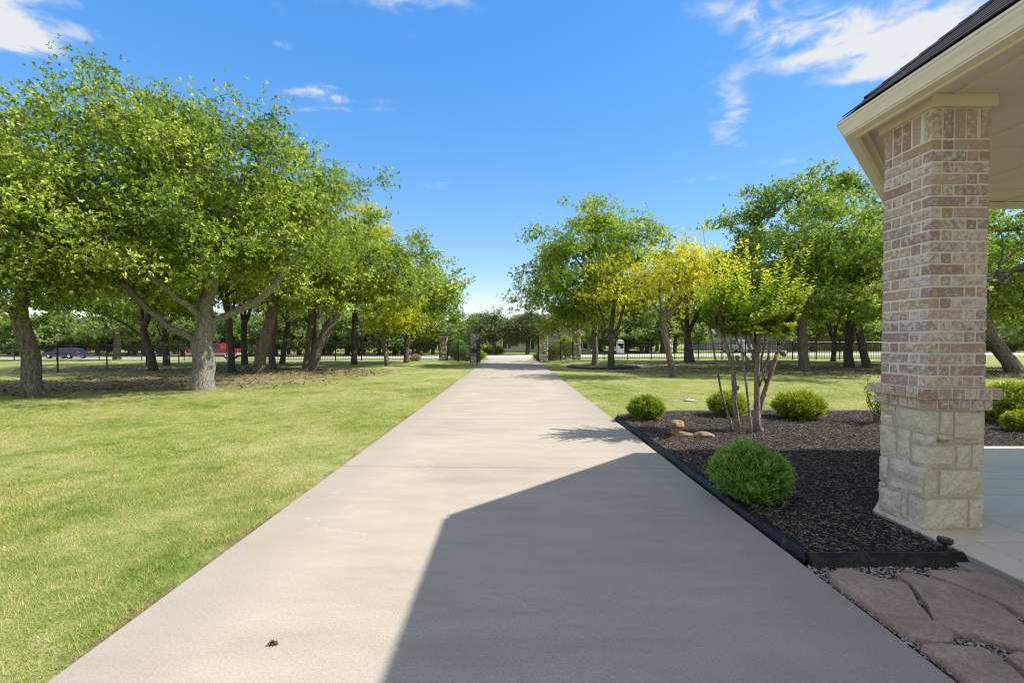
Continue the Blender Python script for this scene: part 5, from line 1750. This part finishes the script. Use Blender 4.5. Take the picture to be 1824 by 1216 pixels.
# chain link fence along the left boundary and on to the road
def chain_link(label, pts, hgt=1.13, every=2.5):
    root = empty('chain_link_fence', (pts[0][0], pts[0][1], TZ(*pts[0])), 0, label, 'fence', 'chain link fences at the left boundary')
    ox, oy, oz = root.location
    V, F = [], []
    for a, b in zip(pts[:-1], pts[1:]):
        d = Vector((b[0] - a[0], b[1] - a[1]))
        L_ = d.length
        d.normalize()
        n_ = round(L_ / every)
        for k in range(n_ + 1):
            t = L_ * k / n_
            x, y = a[0] + d.x * t - ox, a[1] + d.y * t - oy
            MB().tube([(x, y, TZ(x + ox, y + oy) - oz - .03), (x, y, TZ(x + ox, y + oy) - oz + hgt + .03)], .030, 8).build('post', m_iron, root)
        e0, e1 = TZ(*a) - oz, TZ(*b) - oz
        MB().tube([(a[0] - ox, a[1] - oy, e0 + hgt), (b[0] - ox, b[1] - oy, e1 + hgt)], .022, 6).build('top_rail', m_iron, root)
        m_ = int(L_ / .11)
        nv = Vector((-d.y, d.x, 0)) * .0016
        for q in range(-10, m_):
            for sg in (1, -1):
                s0 = q * .11 if sg > 0 else q * .11 + hgt
                s1 = s0 + sg * hgt
                za, zb = .03, hgt
                if min(s0, s1) < 0 or max(s0, s1) > L_:
                    continue
                p0 = Vector((a[0] - ox + d.x * s0, a[1] - oy + d.y * s0, e0 + (e1 - e0) * s0 / L_ + za))
                p1 = Vector((a[0] - ox + d.x * s1, a[1] - oy + d.y * s1, e0 + (e1 - e0) * s1 / L_ + zb))
                w1 = Vector((d.x, d.y, -sg)).normalized() * .0016
                base_ = len(V)
                V += [p0 - w1, p0 + w1, p1 + w1, p1 - w1, p0 - w1 + nv, p0 + w1 + nv, p1 + w1 + nv, p1 - w1 + nv]
                F += [(base_, base_ + 1, base_ + 2, base_ + 3), (base_ + 4, base_ + 7, base_ + 6, base_ + 5), (base_, base_ + 3, base_ + 7, base_ + 4), (base_ + 1, base_ + 5, base_ + 6, base_ + 2)]
    o = MB().add(V, F).build('wire_mesh', m_wire, root)
    o['kind'] = 'stuff'
    return root


chain_link('chain link fence running away along the left boundary', [(-20.5, 10.5), (-20.6, 33.0)])
chain_link('far chain link fence along the road at the left', [(-20.9, 33.2), (-52.0, 33.2)], 1.13, 3.0)

# ------------------------------------------------------------------ shrubs and boxes at the gate
GG = 'shrubs at the gate'
ball_shrub('gate_shrub', 'tall green shrub behind the left wing fence', (-3.9, 33.3, TZ(0, 33)), .62, 1.35, 500, .13, m_faroak, 61, GG, 2.0)
ball_shrub('gate_shrub', 'dark shrub right beside the left gate pillar', (-3.1, 31.6, TZ(0, 33)), .5, 1.05, 420, .12, m_shrub, 62, GG, 2.0)
ball_shrub('gate_shrub', 'low yellow green shrub beyond the left gate pillar', (-2.55, 33.6, TZ(0, 33)), .55, .62, 420, .12, m_gold, 63, GG, 2.0)
ball_shrub('gate_shrub', 'low shrub beyond the right gate pillar by the driveway', (2.15, 33.0, TZ(0, 33)), .48, .62, 380, .12, m_gold, 64, GG, 2.0)
ball_shrub('gate_shrub', 'shrub behind the right wing fence, nearest the gate pillar', (3.1, 33.4, TZ(0, 33)), .55, 1.15, 480, .12, m_gold, 65, GG, 2.0)
ball_shrub('gate_shrub', 'tallest yellow green shrub behind the right wing fence', (4.2, 35.6, TZ(0, 35)), .62, 1.7, 560, .13, m_gold, 66, GG, 2.0, .6)
ball_shrub('gate_shrub', 'pale dry tuft before the left iron fence', (-6.9, 32.3, TZ(0, 32)), .34, .34, 160, .12, m_litter, 67, GG, 2.5, .8)
ub = empty('utility_box', (-4.1, 35.4, TZ(-4, 35)), 0, 'grey utility box behind the left wing fence', 'utility box')
MB().box((0, 0, .55), (.75, .5, 1.15), bev=.04).build('cabinet', m_grey, ub)
MB().box((0, 0, .0), (.9, .65, .12)).build('base', m_slab, ub)
MB().box((0, -.256, .55), (.6, .015, .9)).build('door', m_grey, ub)

# white mailbox pillar across the road
mx = empty('mailbox_pillar', (14.4, 60.4, TZ(14.4, 60.4)), 0, 'white mailbox pillar with dark opening across the road', 'mailbox')
MB().box((0, 0, .75), (.95, .8, 1.5), bev=.05).build('body', m_white, mx)
MB().tube([(0, -.4, 1.5), (0, .4, 1.5)], .46, 18).build('arched_top', m_white, mx)
MB().box((.14, -.41, 1.0), (.42, .05, .40)).build('mail_slot', m_glass_dark, mx)
MB().box((0, 0, .1), (1.1, .95, .22)).build('base', m_wallbrick, mx)
# valve cover in the right lawn
m_lid = simple('pale_lid', (0.48, 0.46, 0.42), 0.7, 0.2)
vc = empty('valve_cover', (4.16, 10.6, -.03), .1, 'flat pale valve cover set in the sunlit right lawn', 'cover')
MB().tube([(0, 0, -.05), (0, 0, .020)], .13, 20).build('rim', m_slab, vc)
MB().tube([(0, 0, .020), (0, 0, .028)], [.115, .11], 20).build('lid', m_lid, vc)

# clump of dry debris on the driveway
r = np.random.default_rng(8)
n = 150
P = np.stack([-1.073 + r.normal(0, .0075, n), 2.01 + r.normal(0, .005, n), .002 + r.random(n) * .010], 1)
db = link('debris_clump', leaves_mesh('debris_clump', P, rand_dirs(n, r), rand_dirs(n, r), r.uniform(.006, .015, n), r.uniform(.003, .006, n), r.random(n) * .3, m_litter))
tag(db, 'small dark clump of dry debris on the sunlit driveway', 'debris')


# mulch ring round the two trees by the gate
ring = empty('tree_ring_edging', (4.9, 24.6, TZ(4.9, 24.6)), 0, 'low dark edging round the mulch at the two gate trees', 'edging')
MB().tube([(1.9 * math.cos(t), 2.1 * math.sin(t), .03) for t in np.linspace(0, 2 * math.pi, 33)], .05, 6, cap=False).build('edging_strip', m_rubber, ring)
sheet_ = MB().prism([(1.85 * math.cos(t), 2.05 * math.sin(t)) for t in np.linspace(0, 2 * math.pi, 25)[:-1]], -.02, .045)
sheet_.build('mulch', m_mulch, ring)


# ------------------------------------------------------------------ vehicles
def wheel(root, x, y, rr_, wd=.22):
    o = MB().tube([(x, y - wd / 2, rr_), (x, y + wd / 2, rr_)], rr_, 20).build('wheel', m_tyre, root)
    MB().tube([(x, y - wd / 2 - .012, rr_), (x, y + wd / 2 + .012, rr_)], rr_ * .62, 14).build('rim', m_chrome, o)


def car_body(root, prof, w, mat, name='body', tuck=.10, zt=None):
    """side profile swept across the width with the upper half drawn in"""
    V, F = [], []
    n = len(prof)
    zm = zt or 9
    rows = ((-w / 2, 1), (-w / 2 + .06, 0), (w / 2 - .06, 0), (w / 2, 1))
    for yv, edge in rows:
        for (x, z) in prof:
            tk = tuck * max(0, (z - zm)) / .5
            yy_ = yv + (tk if yv < 0 else -tk)
            V.append((x * (.985 if edge else 1), yy_, z * (.985 if edge and z > .5 else 1)))
    for k in range(3):
        for i in range(n):
            j = (i + 1) % n
            F.append((k * n + i, k * n + j, (k + 1) * n + j, (k + 1) * n + i))
    F.append(tuple(range(n - 1, -1, -1)))
    F.append(tuple(3 * n + i for i in range(n)))
    return MB().add(V, F).build(name, mat, root, False)


def sedan(loc, rz, label, mat):
    root = empty('sedan_car', loc, rz, label, 'car')
    car_body(root, [(-2.35, .30), (2.35, .28), (2.42, .55), (2.30, .72), (1.25, .92), (-1.55, .98), (-2.32, .95), (-2.42, .6)], 1.82, mat)
    car_body(root, [(1.25, .90), (.45, 1.38), (-.55, 1.44), (-1.25, 1.30), (-1.85, .96)], 1.62, mat, 'cabin', .42, .9)
    for s in (-1, 1):
        for xs_ in ([(.98, .96), (.38, 1.32), (-.22, 1.36), (-.22, .96)], [(-.30, .96), (-.30, 1.36), (-.62, 1.36), (-1.18, 1.22), (-1.45, .98)]):
            V = [(x, s * (.815 - .42 * (z - .9) / .5 * 1.0 + .004), z) for x, z in xs_]
            MB().add(V, [tuple(range(len(V))) if s < 0 else tuple(range(len(V) - 1, -1, -1))]).build('side_window', m_glass_dark, root)
        for x in (-1.42, 1.45):
            wheel(root, x, s * .80, .33)
        MB().box((-2.28, s * .66, .80), (.30, .36, .16), bev=.02).build('tail_lamp', m_tail, root)
        MB().box((2.25, s * .66, .66), (.22, .36, .12), bev=.02).build('headlight', m_lens, root)
    MB().add([(-1.30, -.50, 1.315), (-1.30, .50, 1.315), (-1.87, .66, 1.0), (-1.87, -.66, 1.0)], [(0, 1, 2, 3)]).build('rear_window', m_glass_dark, root)
    MB().add([(.53, -.50, 1.36), (.53, .50, 1.36), (1.24, .66, .935), (1.24, -.66, .935)], [(3, 2, 1, 0)]).build('windscreen', m_glass_dark, root)
    return root


def pickup(loc, rz, label, mat, mat2):
    root = empty('pickup_truck', loc, rz, label, 'truck')
    car_body(root, [(-2.95, .72), (2.85, .72), (2.92, 1.02), (2.75, 1.16), (1.45, 1.24), (-2.95, 1.24)], 1.98, mat)
    car_body(root, [(-2.97, .48), (2.87, .46), (2.90, .718), (-2.97, .718)], 1.96, mat2, 'lower_body')
    car_body(root, [(1.45, 1.22), (.82, 1.86), (-.85, 1.88), (-1.05, 1.22)], 1.74, mat, 'cabin', .22, 1.2)
    for s in (-1, 1):
        for xs_ in ([(1.15, 1.28), (.72, 1.76), (.12, 1.78), (.12, 1.28)], [(.03, 1.28), (.03, 1.78), (-.75, 1.79), (-.88, 1.28)]):
            V = [(x, s * (.873 - .22 * (z - 1.2) / .5 + .006), z) for x, z in xs_]
            MB().add(V, [tuple(range(len(V))) if s < 0 else tuple(range(len(V) - 1, -1, -1))]).build('side_window', m_glass_dark, root)
        for x in (-1.75, 1.85):
            wheel(root, x, s * .84, .40, .26)
        MB().box((2.82, s * .74, .95), (.16, .36, .22), bev=.02).build('headlight', m_lens, root)
        MB().box((-2.93, s * .88, .98), (.1, .16, .36), bev=.02).build('tail_lamp', m_tail, root)
    MB().box((-2.0, 0, 1.246), (1.75, 1.5, .012)).build('bed_cover', m_plastic, root)
    MB().box((2.93, 0, .58), (.14, 1.9, .2), bev=.02).build('bumper', m_chrome, root)
    MB().box((2.90, 0, .93), (.1, 1.05, .26), bev=.02).build('grille', m_chrome, root)
    return root


sedan((-55.6, 56.6, TZ(-55, 56) + .03), math.pi - .12, 'dark navy sedan parked on the road at the far left', m_navy)
pickup((-36.6, 56.2, TZ(-36, 56) + .03), math.pi + .05, 'maroon pickup truck with beige lower body behind the largest oak', m_maroon, m_beige)
pickup((33.0, 66.5, TZ(33, 66)), -math.pi / 2 + .1, 'white pickup truck in front of the grey garage across the road', m_white, m_white)


# ------------------------------------------------------------------ houses across the road
def house(label, x, y, w, d, wh, rh, wall, roofm, openings, rz=0.0, gable=None, chimney=None):
    z0 = TZ(x, y)
    root = empty('house', (x, y, z0), rz, label, 'house')
    MB().box((0, 0, wh / 2 - .05), (w, d, wh + .1)).build('wall', wall, root)
    e = .5
    rl = max(.6, (w - d) / 2)
    a = [(-w / 2 - e, -d / 2 - e, wh), (w / 2 + e, -d / 2 - e, wh), (w / 2 + e, d / 2 + e, wh), (-w / 2 - e, d / 2 + e, wh), (-rl, 0, wh + rh), (rl, 0, wh + rh)]
    a += [(p_[0], p_[1], wh - .16) for p_ in a[:4]]
    rf = MB().add(a, [(0, 1, 5, 4), (2, 3, 4, 5), (1, 2, 5), (3, 0, 4), (6, 7, 1, 0), (7, 8, 2, 1), (8, 9, 3, 2), (9, 6, 0, 3), (9, 8, 7, 6)]).build('roof', roofm, root)
    if gable:
        gx, gw, gh = gable
        yf = -d / 2 - 1.6
        MB().box((gx, yf + 1.0, wh / 2), (gw, 2.0, wh + .02)).build('wall', wall, root)
        V = [(gx - gw / 2 - .35, yf - .3, wh + .02), (gx + gw / 2 + .35, yf - .3, wh + .02), (gx, yf - .3, wh + gh), (gx - gw / 2 - .35, .2, wh + .02), (gx + gw / 2 + .35, .2, wh + .02), (gx, .2, wh + gh)]
        MB().add(V, [(0, 1, 2), (0, 2, 5, 3), (2, 1, 4, 5)]).build('gable_roof', roofm, root)
        V = [(gx - gw / 2, yf - .31, wh + .06), (gx + gw / 2, yf - .31, wh + .06), (gx, yf - .31, wh + gh - .25)]
        MB().add(V, [(0, 1, 2)]).build('gable_wall', wall, root)
    if chimney:
        MB().box((chimney[0], .5, wh + rh * .75), (1.0, .8, rh * .9)).build('chimney', wall, rf)
    for (ox_, oz_, ow, oh, kind) in openings:
        yf = -d / 2
        if gable and abs(ox_ - gable[0]) < gable[1] / 2:
            yf = -d / 2 - 1.6
        fm = {'w': m_white, 'g': m_wallgrey, 'd': m_roofbrown, 'b': m_blue}[kind]
        nm = {'w': 'window', 'g': 'garage_door', 'd': 'door', 'b': 'door'}[kind]
        o = MB().box((ox_, yf - .03, oz_), (ow, .08, oh)).build(nm, fm, root)
        if kind == 'w':
            for sx in (-1, 1):
                MB().box((ox_ + sx * ow * .24, yf - .065, oz_), (ow * .42, .02, oh * .88)).build('pane', m_glass_dark, o)
        if kind == 'g':
            for q in range(4):
                MB().box((ox_, yf - .072, oz_ - oh / 2 + oh * (q + .5) / 4), (ow * .96, .01, oh * .22)).build('panel', m_wallgrey, o)
    return root


house('cream stone house with brown roof straight beyond the gate', 4.4, 80, 17, 11, 2.6, 4.0, m_wallcream, m_roofbrown,
      [(-5.2, 1.3, 1.6, 1.6, 'w'), (-1.4, 1.2, 1.5, 1.7, 'w'), (.9, 1.2, 1.5, 1.7, 'w'), (-7.6, 1.15, 1.0, 2.1, 'b'), (4.6, 1.1, 1.2, 2.2, 'd'), (7.2, 1.3, 1.8, 1.5, 'w')], 0, (3.6, 4.6, 2.2))
house('low grey roofed house with garage behind the crape myrtle, across the road', 41.5, 84, 15, 10, 2.9, 3.0, m_wallgrey, m_roofgrey,
      [(-4.0, 1.25, 4.6, 2.4, 'g'), (2.2, 1.4, 1.4, 1.4, 'w'), (5.2, 1.4, 1.4, 1.4, 'w')], 0)
house('tan brick house with gabled roof left of the brick column, across the road', 57.5, 83, 16, 11, 2.7, 3.4, m_wallbrick, m_roofgrey,
      [(-5.5, 1.4, 1.6, 1.5, 'w'), (1.2, 1.4, 1.8, 1.6, 'w'), (5.8, 1.3, 1.4, 1.4, 'w'), (-1.8, 1.1, 1.1, 2.1, 'd')], 0, (1.2, 5.0, 2.4), (5.0, 0))
house('low brick house glimpsed right of the brick column, across the road', 88, 84, 20, 11, 2.8, 3.2, m_wallbrick, m_roofgrey,
      [(-6, 1.4, 1.6, 1.5, 'w'), (-1, 1.1, 1.1, 2.1, 'd'), (4, 1.4, 1.8, 1.6, 'w')], 0)
HG = 'shrubs before the house across the road'
for i, (x, y, w, h, mt, lb) in enumerate(((-4.6, 67.5, .75, 1.1, m_gold, 'leftmost rounded hedge shrub before the cream house'), (-3.3, 67.3, .7, 1.0, m_gold, 'middle rounded hedge shrub before the cream house'),
                                       (-2.0, 67.2, .75, 1.0, m_gold, 'right rounded hedge shrub before the cream house'), (5.0, 69.5, 1.1, 1.3, m_shrub, 'dark shrub under the window of the cream house'),
                                       (6.6, 66.5, .8, 1.5, m_red, 'reddish leafed shrub before the cream house'), (8.4, 66.0, .9, 1.9, m_red, 'taller reddish shrub beside the right gate pillar view'),
                                       (48.5, 76.0, 1.0, 2.2, m_litter, 'tall tan ornamental grass before the brick house'))):
    ball_shrub('garden_shrub', lb, (x, y, TZ(x, y)), w, h, 260, .22, mt, 400 + i, HG, 2.0)

# ------------------------------------------------------------------ grass blades and fallen leaves
def scatter(n, x0, x1, y0, y1, r):
    return r.uniform(x0, x1, n), r.uniform(y0, y1, n)


r = np.random.default_rng(99)
GXs, GYs = [], []
for (x0, x1, y0, y1, dn) in ((-7.5, DX0, 1.2, 5.0, 10000), (-12.5, DX0, 5.0, 9.0, 4600), (-21.5, DX0, 9.0, 18.5, 1900), (DX1, 15.0, 7.9, 18.5, 1900)):
    n = int((x1 - x0) * (y1 - y0) * dn)
    x, y = scatter(n, x0, x1, y0, y1, r)
    vis = (np.abs(x) < 1.17 * y + .9)
    x, y = x[vis], y[vis]
    GXs.append(x)
    GYs.append(y)
x, y = np.concatenate(GXs), np.concatenate(GYs)
ok = ~in_poly(x, y, [(1.7, 2.5), (14, 2.5), (14, 8.66), (7.4, 8.76), (5.0, 8.80), (3.2, 8.70), (2.3, 8.40), (1.7, 8.1)])
ok &= (x < DX0 + .012 + .03 * (np.sin(y * 7.1) * np.sin(y * 3.3 + 1) > .2) * r.random(len(x)) ** 2) | (x > DX1 - .012 - .03 * (np.sin(y * 6.3) > .3) * r.random(len(x)) ** 2)
lit = litter_np(x, y)
ok &= r.random(len(x)) > lit * .93
# thin, ragged turf along the concrete
edge_d = np.where(x < 0, DX0 - x, x - DX1)
nz = np.array([noise.noise(Vector((a * 1.1, b * 1.6, 4.0))) for a, b in zip(x[::1], y[::1])])
ok &= ~((edge_d < .10 + .12 * np.maximum(nz, 0) * 2) & (edge_d > 0) & (nz > -.05) & (r.random(len(x)) < .8))
pn = np.array([noise.noise(Vector((a * .9, b * .9, 9.0))) for a, b in zip(x, y)])
ok &= r.random(len(x)) < (.72 + .5 * pn) * (1 - smooth01((y - 11.0) / 7.5))
x, y, nz, pn = x[ok], y[ok], nz[ok], pn[ok]
n = len(x)
tuft = np.clip(pn * 1.6 + .3, 0, 1)
hgt = r.uniform(.010, .028, n) * (1 + .7 * tuft * (y < 6))
wd = .0022 + .00075 * y
an = r.uniform(0, 6.283, n)
ln = r.uniform(.25, 1.25, n) * hgt * 1.2
base = np.stack([x, y, terrain(x, y) - .004], 1)
dirv = np.stack([np.cos(an), np.sin(an), np.zeros(n)], 1)
sd_ = np.stack([-np.sin(an + r.normal(0, .5, n)), np.cos(an), np.zeros(n)], 1)
tip = base + dirv * ln[:, None] + np.array([0, 0, 1]) * hgt[:, None]
V = np.stack([base - sd_ * wd[:, None] * .5, base + sd_ * wd[:, None] * .5, tip], 1).reshape(-1, 3)
T = np.clip(r.beta(2, 3.2, n) + (r.random(n) > .94) * .45 - tuft * .08, 0, 1)
gr = link('lawn_grass', np_mesh('lawn_grass', V, np.arange(3 * n), 3, m_blade, np.repeat(T, 3)))
tag(gr, 'short mown lawn grass on both sides of the driveway', 'grass', kind='stuff')

r = np.random.default_rng(123)
Lx, Ly = [], []
for cx, cy, rx, ry in LITTER:
    k = int(rx * ry * 70)
    a = r.uniform(0, 6.283, k)
    q_ = np.sqrt(r.random(k)) * 1.05
    Lx.append(cx + np.cos(a) * q_ * rx)
    Ly.append(cy + np.sin(a) * q_ * ry)
x, y = np.concatenate(Lx), np.concatenate(Ly)
n = len(x)
P = np.stack([x, y, terrain(x, y) + r.uniform(.004, .03, n)], 1)
A = np.stack([r.normal(size=n), r.normal(size=n), r.normal(0, .25, n)], 1)
lf = link('fallen_leaves', leaves_mesh('fallen_leaves', P, A, np.stack([r.normal(0, .4, n), r.normal(0, .4, n), np.ones(n)], 1), r.uniform(.06, .13, n), r.uniform(.035, .07, n), r.random(n), m_litter))
tag(lf, 'brown fallen leaves on the bare ground under the oaks', 'leaves', kind='stuff')
